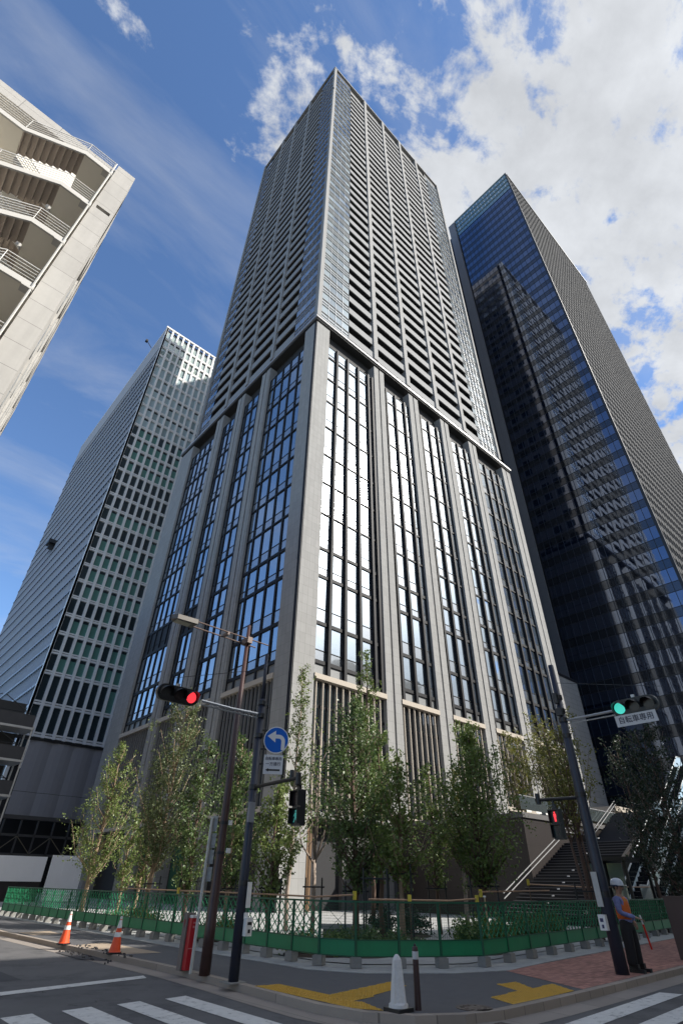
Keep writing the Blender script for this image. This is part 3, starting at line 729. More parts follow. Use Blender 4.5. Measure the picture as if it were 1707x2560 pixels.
mb = MB(); VR.box(mb, -.3, W_W, .1, -.6, top-.6, top); mb.box(WX-.1, WX+.45, WY+.6, WY+80, top-.6, top); part(ww, 'parapet', mb, m_wf)
mb = MB(); VL.box(mb, 0, .7, .05, -.5, 0, top-.6); part(ww, 'corner_pier', mb, m_wf)
# long left wall: floor shades over blue glass
m_lg = glass('pale_blue_glass', (0.40, 0.45, 0.52), 0.55, (0.88, 0.95, 1.0), 0.03, haze=0.2)
m_lb = pm('grey_top_band', (0.40, 0.385, 0.37), 0.6, var=0.05)
mb = MB(); VL.box(mb, .7, 80, .0, -.4, 139.5, top-.6); part(ww, 'plain_top_wall', mb, m_lb)
fins = MB(); gl_ = MB(); dk = MB(); z = 20
nfl_ = 0
while z < 139:
    g_ = MB(); VL.pane(g_, .7, 80, z+.6, z+4.0, -.35, .0); d_ = MB(); VL.box(d_, .7, 80, .12, -.35, z+3.98, z+4.18); b_ = MB(); VL.box(b_, .7, 80, -.05, -.35, z, z+.6)
    o = part(ww, 'ribbon_window', g_, m_lg); part(o, 'sunshade', d_, m_fr); part(o, 'sill_panel', b_, pm('silver_panel', (0.46, 0.49, 0.54), 0.35, 0.3))
    z += 4.18
part(ww, 'left_mullions', (lambda m: [VL.box(m, .7+j*1.6, .78+j*1.6, .04, -.35, 20, 139.4) for j in range(50)] and m)(MB()), pm('silver_mullion', (0.50, 0.53, 0.57), 0.35, 0.3), stuff=True)
mb = MB(); mb.box(WX-2.2, WX-.05, WY+44, WY+47.5, 86.0, 87.2); mb.box(WX-1.6, WX-.05, WY+45.0, WY+46.5, 84.6, 86.0); part(ww, 'cleaning_cradle', mb, m_fr)
mb = MB(); mb.tube([(WX-.2, WY+12, top), (WX-2.4, WY+12, top+2.2)], .12, 6); mb.box(WX-2.9, WX-2.1, WY+11.6, WY+12.6, top+1.8, top+2.6); part(ww, 'roof_davit', mb, m_fr)

# grey sheeting hung below the white tower, with a steel deck under it
sh = thing('sheeted_facade', (30, 96, 0), 'dull grey sheeted wall over an open steel deck, below the white tower', 'building')
mb = MB(); seg = 6; x0, x1 = 21.2, 38.0
n_ = 20
for k in range(n_):
    for r in range(2):
        za, zb_ = (9.2, 12.2) if r == 0 else (12.25, 19.3)
        a0 = x0+(x1-x0)*k/n_; a1 = x0+(x1-x0)*(k+1)/n_
        f0_ = .28*abs(math.sin(PI*k/4)); f1_ = .28*abs(math.sin(PI*(k+1)/4))
        mb.quad((a0, 96-f0_, za), (a1, 96-f1_, za), (a1, 96-f1_, zb_), (a0, 96-f0_, zb_))
part(sh, 'sheeting', mb, pm('grey_sheeting', (0.28, 0.28, 0.30), 0.65, var=0.08, vscale=0.6))
part(sh, 'head_beam', MB().box(18.6, 38.5, 95.6, 96.4, 19.3, 19.7), m_black)
mb = MB(); mb.box(18.6, 38.5, 95.4, 96.4, 8.7, 9.2); mb.box(18.6, 38.5, 95.5, 95.8, 6.6, 6.9); mb.box(18.6, 38.5, 95.5, 95.9, 4.3, 4.6)
for k in range(9): mb.box(19+k*2.3, 19.2+k*2.3, 95.5, 95.8, 0, 8.7)
part(sh, 'steel_deck', mb, pm('dirty_steel', (0.10, 0.095, 0.09), 0.6, 0.3, var=0.2))
mb = MB()
for k in range(8):
    a = 19.1+k*2.3; mb.tube([(a, 95.45, 4.6), (a+2.2, 95.45, 6.6)] if k % 2 else [(a, 95.45, 6.6), (a+2.2, 95.45, 4.6)], .06, 5)
part(sh, 'braces', mb, pm('brace_tan', (0.18, 0.15, 0.10), 0.6))
part(sh, 'dark_interior', MB().box(18.6, 38.5, 99, 99.3, 0, 9), m_black)

# scaffold stair tower at the left edge
sc_ = thing('scaffold_tower', (12, 70, 0), 'grey scaffold tower with white posts at the left edge of the photo', 'scaffold')
m_sp = pm('pale_scaffold_pipe', (0.50, 0.49, 0.47), 0.45, 0.2, var=0.1)
mb = MB()
for (x, y) in ((15.3, 70), (15.3, 73), (11.2, 70), (11.2, 73), (7.8, 70), (7.8, 73)): mb.tube([(x, y, 0), (x, y, 15.9)], .09, 6)
part(sc_, 'posts', mb, m_sp)
for k in range(5):
    z = 1.9+k*3.4
    mb = MB(); mb.box(7.6, 15.4, 69.8, 73.2, z, z+.22); part(sc_, 'platform', mb, m_sp)
    mb = MB(); mb.box(7.7, 15.2, 69.95, 70.02, z+.25, z+1.55); part(sc_, 'guard_panel', mb, pm('scaffold_sheet', (0.055, 0.055, 0.06), 0.7, var=0.2))
    mb = MB(); mb.tube([(7.8, 70.0, z+1.75), (14.6, 70.0, z+1.75)], .05, 5); mb.tube([(8, 70.1, z+1.7), (11, 70.1, z+3.3)], .05, 5); mb.tube([(14.4, 70.1, z+1.7), (11.4, 70.1, z+3.3)], .05, 5)
    mb.box(7.8, 14.4, 72.9, 73.0, z+1.6, z+3.3); part(sc_, 'bracing', mb, pm('scaffold_dark', (0.03, 0.03, 0.03), 0.6))
# white site hoarding
m_hd = pm('white_hoarding', (0.78, 0.79, 0.82), 0.45, var=0.06, vscale=0.8)
for k, (a, b, y, z0, z1, lab) in enumerate(((11.0, 18.05, 60, 1.45, 3.3, 'long white site hoarding behind the left end of the green fence'), (18.35, 21.3, 59.6, .05, 3.45, 'single tall white hoarding panel left of the first leafy tree'))):
    t = thing('site_hoarding', (a, y, 0), lab, 'hoarding', 'white site hoardings')
    mb = MB(); mb.box(a, b, y, y+.08, z0, z1); part(t, 'panel', mb, m_hd)
    mb = MB(); u = a
    while u < b-.1: mb.box(u, u+.04, y-.02, y, z0+.02, z1-.02); u += 1.2
    part(t, 'rib', mb, m_hd)
    mb = MB(); mb.box(a, b, y+.1, y+.3, 0, z0) if z0 > 1 else mb.box(a, a+.1, y+.1, y+.2, 0, z1-.2); part(t, 'dark_base', mb, pm('site_gate_dark', (0.02, 0.015, 0.016), 0.7))

# ================================================================== beige building with the open stair, upper left
BX, BY = -0.95, 18.0
be = thing('beige_building', (BX, BY, 0), 'beige tiled building at the upper left with an open zigzag fire stair', 'building')
BR = Face('R', BX, BY)
m_bt = panel('beige_tile', (0.40, 0.385, 0.36), 1.9, 1.35, joint=0.014, rough=0.85, var=0.045, dark=0.5, streak=0.13, spec=0.15)
m_bs2 = pm('stair_soffit', (0.76, 0.72, 0.63), 0.7, var=0.06)
m_st = pm('stair_white', (0.50, 0.485, 0.455), 0.8, spec=0.2, var=0.05)
m_rail = pm('stair_rail', (0.62, 0.61, 0.58), 0.4, 0.1)
mb = MB()
BR.box(mb, -1.0, 0, .0, -1.2, 0, 30.45); BR.box(mb, -1.0, 0, .0, -1.2, 30.75, 35.6); BR.box(mb, -.12, 0, .0, -1.2, 30.45, 30.75); BR.box(mb, -1, -.84, 0, -1.2, 30.45, 30.75)
part(be, 'corner_pier', mb, m_bt)
mb = MB(); BR.box(mb, -.84, -.12, -.35, -1.2, 30.45, 30.75); part(be, 'vent_slot', mb, m_black)
mb = MB(); BR.box(mb, -14, -1.0, -.35, -1.2, 34.5, 35.6); part(be, 'top_wall', mb, m_bt)
mb = MB(); BR.box(mb, -16, -1.0, -3.4, -4.2, 0, 39.8); part(be, 'stair_back_wall', mb, m_bs2)
mb = MB(); mb.box(BX-16, BX-.3, BY+4.2, BY+26, 0, 35.3); mb.box(BX-1.0, BX-.12, BY+1.2, BY+26, 0, 35.6); part(be, 'wall', mb, m_bt)
# side wall: piers with narrow dark windows between them
mb = MB(); 
ys = [1.2, 4.6, 8.0, 11.4, 14.8, 18.2, 21.6, 25.4]
for y in ys: mb.box(BX-.12, BX, BY+y, BY+y+.9, 0, 35.6)
mb.box(BX-.12, BX, BY+1.2, BY+26.3, 30.2, 35.59)
part(be, 'side_pier', mb, m_bt)
for y in ys[:-1]:
    for k in range(7): part(be, 'side_window', MB().box(BX-.11, BX-.06, BY+y+1.0, BY+y+3.3, 2.6+k*4, 5.0+k*4), m_gP)
mb = MB(); mb.tube([(BX-1.12, BY-.12, 4), (BX-1.12, BY-.12, 35.2)], .05, 6); part(be, 'downpipe', mb, m_st)
def flight(y0, y1, xa, za, xb, zb, nst):
    """solid stepped stair slab from (xa,za) to (xb,zb): returns stringer and treads"""
    tread = MB(); dx = (xb-xa)/nst; dz = (zb-za)/nst
    for k in range(nst):
        x0 = xa+dx*k; x1 = xa+dx*(k+1); zt = max(za+dz*k, za+dz*(k+1))
        zlo = zt-abs(dz)-.14
        tread.box(x0, x1, y0, y1, zt-.10, zt); tread.box(x1-.05 if dx > 0 else x1, x1 if dx > 0 else x1+.05, y0, y1, zlo, zt-.10)
    s_ = MB(); h = .34
    s_.prism([(xa, za-h+.05), (xb, zb-h+.05), (xb, zb+.06), (xa, za+.06)] if xa < xb else [(xb, zb-h+.05), (xa, za-h+.05), (xa, za+.06), (xb, zb+.06)], .10, 'y', y0-.10)
    return tread, s_
m_tr = pm('tread_underside', (0.42, 0.36, 0.31), 0.7, var=0.12)
def rails(mb, pts, y):
    for k in range(5):
        dz = .25+.21*k; mb.tube([(x, y, z+dz) for x, z in pts], .018 if k < 4 else .028, 5)
    for i in range(len(pts)-1):
        (xa, za), (xb, zb) = pts[i], pts[i+1]; n_ = max(1, int(abs(xb-xa)/1.3))
        for k in range(n_+1):
            f = k/n_; x = xa+(xb-xa)*f; z = za+(zb-za)*f; mb.tube([(x, y, z), (x, y, z+1.12)], .022, 5)
for k in range(8):
    zt = 34.35-4.0*k
    if zt < 4: break
    xr, xk, xl, xe = BX-1.05, -3.5, -6.0, -9.6
    y0 = BY-.05
    lw = MB(); lw.box(xk, xr, y0+.05, BY+3.3, zt-.16, zt); part(be, 'landing', lw, m_bs2)
    lw = MB(); lw.box(xe, xl, y0+.05, BY+3.3, zt-2.06, zt-1.9); part(be, 'landing', lw, m_bs2)
    part(be, 'landing_edge', MB().box(xe, xl, y0-.05, y0+.05, zt-1.9-.28, zt-1.84), m_st); st_ = MB(); st_.box(xk, xr, y0-.05, y0+.05, zt-.28, zt+.06); st_.box(xr-.45, xr, y0-.12, y0+.3, zt-.42, zt-.28)
    part(be, 'landing_edge', st_, m_st)
    t1, s1 = flight(y0+.05, BY+1.45, xk, zt, xl, zt-1.9, 9); part(be, 'stair_flight', t1, m_tr); part(be, 'stringer', s1, m_st)
    t2, s2_ = flight(BY+1.75, BY+3.2, xl, zt-1.9, xk, zt-4.0, 9); part(be, 'stair_flight', t2, m_tr); part(be, 'stringer', s2_, m_st)
    rb = MB(); rails(rb, [(xr-.05, zt), (xk, zt), (xl, zt-1.9), (xe, zt-1.9)], y0-.02); rails(rb, [(xk, zt-4.0), (xl, zt-1.9)], BY+1.68); part(be, 'handrail', rb, m_rail)
    bx_ = MB(); bx_.box(-3.3, xr, BY+3.15, BY+3.38, zt-.72, zt-.5); part(be, 'wall_recess', bx_, m_tr)

# ================================================================== buildings across the near street (seen in the glass, and casting the street's shade)
def plain_building(name, x0, x1, y0, y1, h, mw, mg, label, nx=8, fh=4.0, cat='building'):
    t = thing(name, ((x0+x1)/2, y1, 0), label, cat)
    part(t, 'wall', MB().box(x0, x1, y0, y1, 0, h), mw)
    n_ = int((h-3)/fh)
    for k in range(n_):
        z = 2.5+k*fh; w = MB(); u = x0+.6; du_ = (x1-x0-1.2)/nx
        for j in range(nx): w.box(u+j*du_+.25, u+(j+1)*du_-.25, y1+.0, y1+.06, z, z+fh*.62)
        part(t, 'window', w, mg)
    part(t, 'roof_edge', MB().box(x0-.3, x1+.3, y0-.3, y1+.3, h, h+.5), mw)
    return t
plain_building('teal_office', 34, 74, -40, -14, 34.5, pm('teal_cladding', (0.20, 0.36, 0.32), 0.5, var=0.08), glass('teal_glass', (0.10, 0.22, 0.20), 0.2, (0.8, 1, 0.95), 0.03), 'pale green office block facing the central tower from across the street', 12)
plain_building('dark_office', 76, 104, -42, -15, 43, pm('dark_cladding', (0.045, 0.05, 0.065), 0.5), m_gP, 'dark slate office block beside the pale green one', 9)
plain_building('concrete_office', 10, 33, -36, -13.5, 33, pm('concrete_cladding', (0.30, 0.29, 0.27), 0.7, var=0.1), m_gP, 'grey concrete office block near the street corner', 8)
plain_building('stone_office', 106, 150, -44, -16, 34, pm('tan_cladding', (0.36, 0.33, 0.29), 0.7, var=0.1), m_gP, 'tan office block farther along the street', 12)
plain_building('unseen_shade_block', -45, -4, 47, 110, 36, pm('pale_cladding', (0.30, 0.30, 0.29), 0.7, var=0.1), m_gP, 'unseen grey block added behind the beige stair building to shade the left faces', 12)  # out of view, added to darken the lower left faces of the tower
plain_building('corner_office', -48, -8, -45, -16, 48, pm('grey_cladding', (0.26, 0.26, 0.27), 0.6, var=0.1), m_gP, 'tall grey office block behind the crossing', 12)

# ================================================================== green site fence round the plaza
m_grn = pm('fence_green', (0.006, 0.19, 0.075), 0.45, var=0.18, vscale=3, streak=0.15)
m_grd = pm('fence_green_dark', (0.004, 0.085, 0.040), 0.45)
def fence_panel(wd, label, mesh='lattice'):
    t = thing('site_fence', (0, 0, 0), label, 'fence panel', 'green fence panels round the plaza', local=True)
    h = 1.27
    mb = MB(); mb.box(-.028, .028, -.025, .025, .10, h); part(t, 'post', mb, m_grd)
    mb = MB(); mb.box(-.13, .13, -.11, .11, .01, .19) ; mb.box(-.10, .10, -.08, .08, .19, .205); part(t, 'foot_block', mb, m_conc)
    part(t, 'rail', MB().box(.028, wd-.028, -.02, .02, h-.04, h), m_grd); part(t, 'rail', MB().box(.028, wd-.028, -.015, .015, .50, .525), m_grd); part(t, 'rail', MB().box(.028, wd-.028, -.015, .015, .20, .225), m_grd)
    mb = MB(); mb.box(.03, wd-.03, -.006, .006, .226, .499); part(t, 'kick_panel', mb, m_grn)
    mb = MB()
    if mesh == 'lattice':
        n_ = max(3, round(wd/.30)); du = (wd-.06)/n_; zs = [.53, .76, .995, 1.225]
        for r in range(3):
            for k in range(n_):
                x = .03+k*du
                mb.tube([(x, .008, zs[r]), (x+du, .008, zs[r+1])], .0125, 4, cap=False); mb.tube([(x, -.008, zs[r+1]), (x+du, -.008, zs[r])], .0125, 4, cap=False)
        if wd > 1.2 or True:
            for k in range(1, 3): mb.box(.03, wd-.03, -.004, .004, zs[k]-.006, zs[k]+.006)
        part(t, 'lattice', mb, m_grn)
    else:
        x = .09
        while x < wd-.05: mb.box(x-.0022, x+.0022, -.002, .002, .525, h-.04); x += .055
        z = .575
        while z < h-.05: mb.box(.03, wd-.03, .002, .0045, z-.002, z+.002); z += .055
        part(t, 'wire_mesh', mb, m_grd)
        mb = MB(); mb.tube([(.05, .02, .55), (wd-.05, .02, h-.06)], .006, 4); mb.tube([(.05, .03, h-.06), (wd-.05, .03, .55)], .006, 4); part(t, 'cross_rod', mb, m_grd)
    return t
def place_fence(pts, mesh, lab, first):
    for i in range(len(pts)-1):
        a = Vector(pts[i]); b = Vector(pts[i+1]); d = b-a
        yield a, math.atan2(d.y, d.x), d.length, i
def lerp_pts(a, b, n): return [(a[0]+(b[0]-a[0])*k/n, a[1]+(b[1]-a[1])*k/n) for k in range(n+1)]
G_F = 'green fence panels round the plaza'
left_pts = lerp_pts((10.68, 12.52), (10.12, 39.0), 25)[::-1]
mid_pts = [(10.68, 12.52), (11.07, 11.62), (11.93, 11.0), (12.84, 10.46), (13.90, 9.98)]
right_pts = lerp_pts((13.90, 9.98), (34.2, 12.35), 15)
ORD = 'first second third fourth fifth sixth seventh eighth ninth tenth eleventh twelfth thirteenth fourteenth fifteenth sixteenth seventeenth eighteenth'.split()
protos = {}
def add_fence(pts, mesh, key, labfn):
    for i in range(len(pts)-1):
        a = Vector(pts[i]); b = Vector(pts[i+1]); d = b-a; wd = d.length; lab = labfn(i, len(pts)-1)
        k = (key, round(wd, 2))
        if k not in protos:
            t = fence_panel(wd, lab, mesh); protos[k] = t; t.location = (a.x, a.y, .01); t.rotation_euler = (0, 0, math.atan2(d.y, d.x))
        else: dup(protos[k], (a.x, a.y, .01), math.atan2(d.y, d.x), lab, G_F)
add_fence(left_pts, 'lattice', 'L', lambda i, n: (ORD[i]+' green lattice panel from the far left end of the fence') if i < n-8 else
          ['green lattice panel far behind the brown lamp pole', 'green lattice panel just left of the red post', 'green lattice panel behind the red and grey post', 'green lattice panel behind the white sign pole',
           'green lattice panel behind the foot of the brown lamp pole', 'green lattice panel between the brown and the navy pole', 'green lattice panel right behind the left navy signal pole', 'last green lattice panel right of the left navy pole'][i-(n-8)])
add_fence(mid_pts, 'mesh', 'M', lambda i, n: ['short corner panel of green fence left of the wire mesh panels', 'green wire mesh panel left of the white ribbed post', 'green wire mesh panel behind the white ribbed post and brown bollard', 'green wire mesh panel right of the brown bollard'][i])
add_fence(right_pts, 'lattice', 'R', lambda i, n: (['first green lattice panel of the right run, beside the brick paving', 'second green lattice panel right of the corner bushes', 'green lattice panel before the foot of the dark stair', 'fourth green lattice panel of the right run',
          'green lattice panel just left of the right navy pole', 'green lattice panel behind the right navy pole', 'green lattice panel behind the person in the orange vest'] + [o_+' green lattice panel after the person, going right' for o_ in ORD])[i])
t = thing('fence_post', (34.2, 12.35, .01), 'single end post of the green fence at the far right', 'fence post'); part(t, 'post', MB().box(34.17, 34.23, 12.32, 12.38, .0, 1.28), m_grd); part(t, 'foot_block', MB().box(34.07, 34.33, 12.24, 12.46, 0.0, .19), m_conc)
# rubber bases: long pipe rails with yellow clamps behind the fence
m_pipe = pm('copper_pipe', (0.42, 0.25, 0.15), 0.45, 0.1, var=0.12, vscale=3)
m_bark_b = pm('stake_brown', (0.10, 0.065, 0.045), 0.8)
m_yl = pm('yellow_clamp', (0.62, 0.50, 0.06), 0.5)
def pipe_rail(label, pts, posts, r=.024):
    t = thing('pipe_barrier', (*pts[0][:2], 0), label, 'barrier', 'tan pipe barriers behind the fence')
    part(t, 'pipe', MB().tube(pts, r, 6), m_pipe)
    for (x, y, z) in posts:
        o = part(t, 'stake', MB().tube([(x, y, .03), (x, y, z+.08)], .022, 6), m_bark_b); part(o, 'clamp', MB().box(x-.04, x+.04, y-.04, y+.04, z-.12, z+.09), m_yl)
pipe_rail('upper tan pipe barrier behind the left run of green fence', [(11.6, 27, 1.35), (11.75, 17, 1.33), (12.3, 14.6, 1.30), (13.2, 13.9, 1.36)], [(13.2, 13.9, 1.36), (11.65, 22, 1.34)])
pipe_rail('pale tan pipe barrier over the middle of the fence', [(13.0, 13.1, 1.27), (15.6, 12.2, 1.25), (16.7, 12.0, 1.3)], [(14.2, 12.6, 1.3), (16.7, 12.0, 1.3)])
pipe_rail('double tan pipe barrier before the dark stair', [(17.4, 12.4, 1.47), (24.0, 13.6, 1.52)], [(17.5, 12.4, 1.45)])
pipe_rail('tan pipe barrier running behind the person in the orange vest', [(23.0, 13.9, 1.72), (27, 13.5, 1.66), (40, 14.6, 1.75)], [(23.0, 13.9, 1.8)])

# ================================================================== street furniture on the corner
# left signal pole
lx, ly = 7.63, 11.54
sp_ = thing('signal_pole', (lx, ly, 0), 'dark navy signal pole left of centre with the red light on its arm', 'signal pole')
mb = MB().tube([(lx, ly, 0), (lx, ly, 2.0), (lx, ly, 2.05), (lx, ly, 5.5)], [.105, .10, .095, .085], 16); mb.tube([(lx, ly, 5.5), (lx, ly, 6.72)], .045, 10)
part(sp_, 'pole', mb, m_navy, smooth=True)
part(sp_, 'base_plate', MB().box(lx-.2, lx+.2, ly-.2, ly+.2, 0, .018), m_conc)
for z in (1.6, 3.45, 4.6, 5.08, 5.4): part(sp_, 'clamp', MB().lathe([(.11, z-.05), (.11, z+.05)], lx, ly, 14), m_blk)
part(sp_, 'signal_arm', MB().tube([(lx, ly, 5.12), (6.75, ly, 5.10), (5.9, ly, 5.12)], .035, 8).tube([(lx, ly, 5.02), (5.9, ly, 5.03)], .02, 6), m_steel)
part(sp_, 'guy_wire', MB().tube([(lx, ly, 6.3), (5.0, ly, 5.45)], .008, 4), m_blk)
part(sp_, 'walk_arm', MB().tube([(lx, ly, 3.45), (lx+.1, ly-1.55, 3.5)], .04, 8).tube([(lx+.1, ly-1.35, 3.5), (lx+.1, ly-1.35, 3.68)], .05, 8).lathe([(.035, 3.34), (.06, 3.36), (.06, 3.6)], lx+.1, ly-1.60, 10), m_blk)
mb = MB().box(lx-.17, lx-.02, ly-.19, ly-.125, 2.72, 3.12); part(sp_, 'grey_box', mb, pm('grey_box_paint', (0.22, 0.23, 0.25), 0.5))
part(sp_, 'phone_plate', MB().box(lx+.02, lx+.13, ly-.150, ly-.135, 1.18, 1.62), m_white)
part(sp_, 'small_plate', MB().box(lx+.0, lx+.10, ly-.150, ly-.135, 1.0, 1.1), m_white)
o = part(sp_, 'push_button_box', MB().box(lx+.02, lx+.17, ly-.235, ly-.12, .72, 1.02), m_white)
part(o, 'button', MB().box(lx+.07, lx+.12, ly-.245, ly-.236, .77, .83).box(lx+.05, lx+.15, ly-.241, ly-.236, .9, .95), m_blk)
m_red = pm('lamp_red_lit', (0.5, 0.02, 0.03), 0.4, emit=((1.0, 0.045, 0.06), 0.85))
m_grl = pm('lamp_green_lit', (0.05, 0.4, 0.35), 0.4, emit=((0.06, 0.62, 0.50), 0.62))
m_off = pm('lamp_off', (0.035, 0.022, 0.020), 0.25)
m_off2 = pm('lamp_off_clear', (0.055, 0.055, 0.055), 0.2)
def vehicle_signal(label, c, face, lit, group='traffic lights', sc_l=1.0):
    """c: centre of the face, face: unit vector the lamps look along; lamps run to the viewer's right of it"""
    t = thing('traffic_light', (0, 0, 0), label, 'traffic light', group, local=True)
    # local: lamps look along -Y, x runs to the right as seen by the driver
    hs = MB(); w_, h_ = 1.22, .42
    pts = []
    for s_, cx_ in ((1, w_/2-h_/2), (-1, -w_/2+h_/2)):
        for k in range(9):
            a = -PI/2*s_+PI*k/8*s_ if s_ == 1 else PI/2+PI*k/8
            pts.append((cx_+h_/2*math.cos(a), h_/2*math.sin(a)))
    hs.prism(pts, .13, 'y', -.02)
    part(t, 'housing', hs, m_blk)
    for k, x in enumerate((-.38, 0, .38)):
        lm = MB(); n_ = 20
        lm.poly([(x+.145*math.cos(2*PI*j/n_), -.028, .145*math.sin(2*PI*j/n_)) for j in range(n_)])
        key = ('green', 'amber', 'red')[k]
        o = part(t, 'lens', lm, {'green': m_grl, 'red': m_red}.get(key) if key == lit else (m_off if k else m_off2))
        vz = MB(); r = .168
        for j in range(13):
            a0 = -.35+ (PI+.7)*j/13; a1 = -.35+(PI+.7)*(j+1)/13
            l0 = .30*(.35+.65*max(0, math.sin(a0))); l1 = .30*(.35+.65*max(0, math.sin(a1)))
            vz.quad((x+r*math.cos(a0), -.02, r*math.sin(a0)), (x+r*math.cos(a1), -.02, r*math.sin(a1)), (x+r*math.cos(a1), -.02-l1, r*math.sin(a1)-.12*l1), (x+r*math.cos(a0), -.02-l0, r*math.sin(a0)-.12*l0))
        part(t, 'visor', vz, m_blk)
    part(t, 'bracket', MB().box(-.04, .04, .11, .2, -.05, .3).box(-.5, .5, .11, .16, -.03, .03), m_steel)
    t.location = c; t.rotation_euler = (math.radians(8), 0, math.atan2(face[1], face[0])+PI/2); t.scale = (sc_l,)*3
    return t
vehicle_signal('black three lamp traffic light with its red lamp lit, on the left pole', (5.27, 11.5, 5.12), (0, -1), 'red', sc_l=.86)
# right pole
qx, qy = 15.53, 7.32
qp = thing('signal_pole', (qx, qy, 0), 'dark navy signal pole on the right beside the person in the orange vest', 'signal pole')
part(qp, 'pole', MB().tube([(qx, qy, 0), (qx, qy, 2.0), (qx, qy, 2.05), (qx, qy, 3.8), (qx, qy, 7.3)], [.15, .145, .14, .13, .08], 16), m_navy, smooth=True)
for z in (1.5, 3.68, 5.2, 5.64, 5.9, 6.3): part(qp, 'clamp', MB().lathe([(.15 if z < 4 else .125, z-.06), (.15 if z < 4 else .125, z+.06)], qx, qy, 14), m_blk)
mb = MB(); mb.box(qx-.2, qx-.1, qy-.1, qy+.08, 5.75, 5.95); part(qp, 'junction_box', mb, m_blk); part(qp, 'junction_box', MB().box(qx-.22, qx-.1, qy-.06, qy+.06, 6.1, 6.4), m_blk)
part(qp, 'signal_arm', MB().tube([(qx, qy, 5.62), (qx-.05, 5.7, 5.62)], .035, 8).tube([(qx, qy, 5.52), (qx-.05, 5.6, 5.5)], .018, 6), m_steel)
part(qp, 'guy_wire', MB().tube([(qx, qy, 6.75), (qx, 4.4, 6.0)], .008, 4), m_blk)
part(qp, 'walk_arm', MB().tube([(qx, qy, 3.62), (qx, qy+1.38, 3.66)], .045, 8).lathe([(.07, 3.55), (.07, 3.82)], qx, qy+1.3, 10), m_blk)
part(qp, 'notice_plate', MB().box(qx-.205, qx-.19, qy-.02, qy+.13, 1.25, 1.95), pm('faded_plate', (0.42, 0.42, 0.40), 0.6, var=0.2, vscale=10))
o = part(qp, 'push_button_box', MB().box(qx-.29, qx-.17, qy-.02, qy+.15, .80, 1.10), m_white)
part(o, 'button', MB().box(qx-.297, qx-.291, qy+.04, qy+.09, .84, .91).box(qx-.297, qx-.291, qy+.03, qy+.11, .96, 1.03), pm('button_blue', (0.03, 0.03, 0.10), 0.4))
vehicle_signal('black three lamp traffic light with its green lamp lit, on the right pole', (15.38, 5.19, 5.62), (-1, 0), 'green')

FONT = None
def text_mesh(txt, size, name, mat, parent, m):
    cu = bpy.data.curves.new(name, 'FONT'); cu.body = txt; cu.size = size; cu.align_x = 'CENTER'; cu.align_y = 'CENTER'; cu.fill_mode = 'FRONT'; cu.offset = size*.012
    ob = bpy.data.objects.new(name+'_src', cu); COL.objects.link(ob)
    dg = bpy.context.evaluated_depsgraph_get(); me = bpy.data.meshes.new_from_object(ob.evaluated_get(dg))
    bpy.data.objects.remove(ob); me.materials.clear(); me.materials.append(mat)
    me.transform(m)
    o = bpy.data.objects.new(name, me); COL.objects.link(o); o.parent = parent; return o
m_ink = pm('sign_ink', (0.035, 0.035, 0.06), 0.6)
m_sgn = pm('sign_white', (0.60, 0.60, 0.61), 0.45, var=0.06, vscale=12)
t = thing('bicycle_sign', (15.30, 5.22, 5.28), 'white plate lettered in black kanji under the green traffic light', 'sign', local=True); t.rotation_euler = (math.radians(8), 0, -PI/2)
part(t, 'plate', MB().box(-.53, .53, 0, .02, -.14, .14), m_sgn)
text_mesh('自転車専用', .185, 'lettering', m_ink, t, Matrix.Translation((0, -.004, 0)) @ Matrix.Rotation(PI/2, 4, 'X'))
# turn-left sign and its plate
sn = thing('turn_sign', (lx+.36, ly-.27, 4.52), 'round blue sign with a white arrow bending left, on the left navy pole', 'sign', local=True); sn.rotation_euler = (0, 0, math.radians(-34))
n_ = 40
part(sn, 'rim', MB().prism([(.315*math.cos(2*PI*k/n_), .315*math.sin(2*PI*k/n_)) for k in range(n_)], .02, 'y', 0), m_white)
part(sn, 'face', MB().poly([(.292*math.cos(2*PI*k/n_), -.003, .292*math.sin(2*PI*k/n_)) for k in range(n_)]), pm('sign_blue', (0.006, 0.115, 0.50), 0.5, spec=0.2))
ar = MB(); y = -.006
ar.poly([(-.225, y, .085), (-.02, y, -.06), (-.02, y, .22)])
ar.quad((-.02, y, .035), (.06, y, .035), (.06, y, .125), (-.02, y, .125))
for k in range(8):
    a0 = PI/2-PI/2*k/8; a1 = PI/2-PI/2*(k+1)/8; cx_, cz_ = .06, -.035
    ar.quad((cx_+.07*math.cos(a0), y, cz_+.07*math.sin(a0)), (cx_+.16*math.cos(a0), y, cz_+.16*math.sin(a0)), (cx_+.16*math.cos(a1), y, cz_+.16*math.sin(a1)), (cx_+.07*math.cos(a1), y, cz_+.07*math.sin(a1)))
ar.quad((.13, y, -.23), (.22, y, -.23), (.22, y, -.035), (.13, y, -.035))
part(sn, 'arrow', ar, m_white)
part(sn, 'bracket', MB().box(-.42, .1, .02, .05, .20, .24).box(-.42, .1, .02, .05, -.24, -.20), m_blk)
pl = thing('oneway_plate', (lx+.34, ly-.25, 3.96), 'small white plate with kanji and a thick black arrow, below the blue sign', 'sign', local=True); pl.rotation_euler = (0, 0, math.radians(-34))
part(pl, 'plate', MB().box(-.235, .235, 0, .015, -.215, .215), m_sgn)
text_mesh('自転車専用', .082, 'lettering', m_ink, pl, Matrix.Translation((0, -.004, .125)) @ Matrix.Rotation(PI/2, 4, 'X'))
text_mesh('一方通行', .092, 'lettering', m_ink, pl, Matrix.Translation((0, -.004, .005)) @ Matrix.Rotation(PI/2, 4, 'X'))
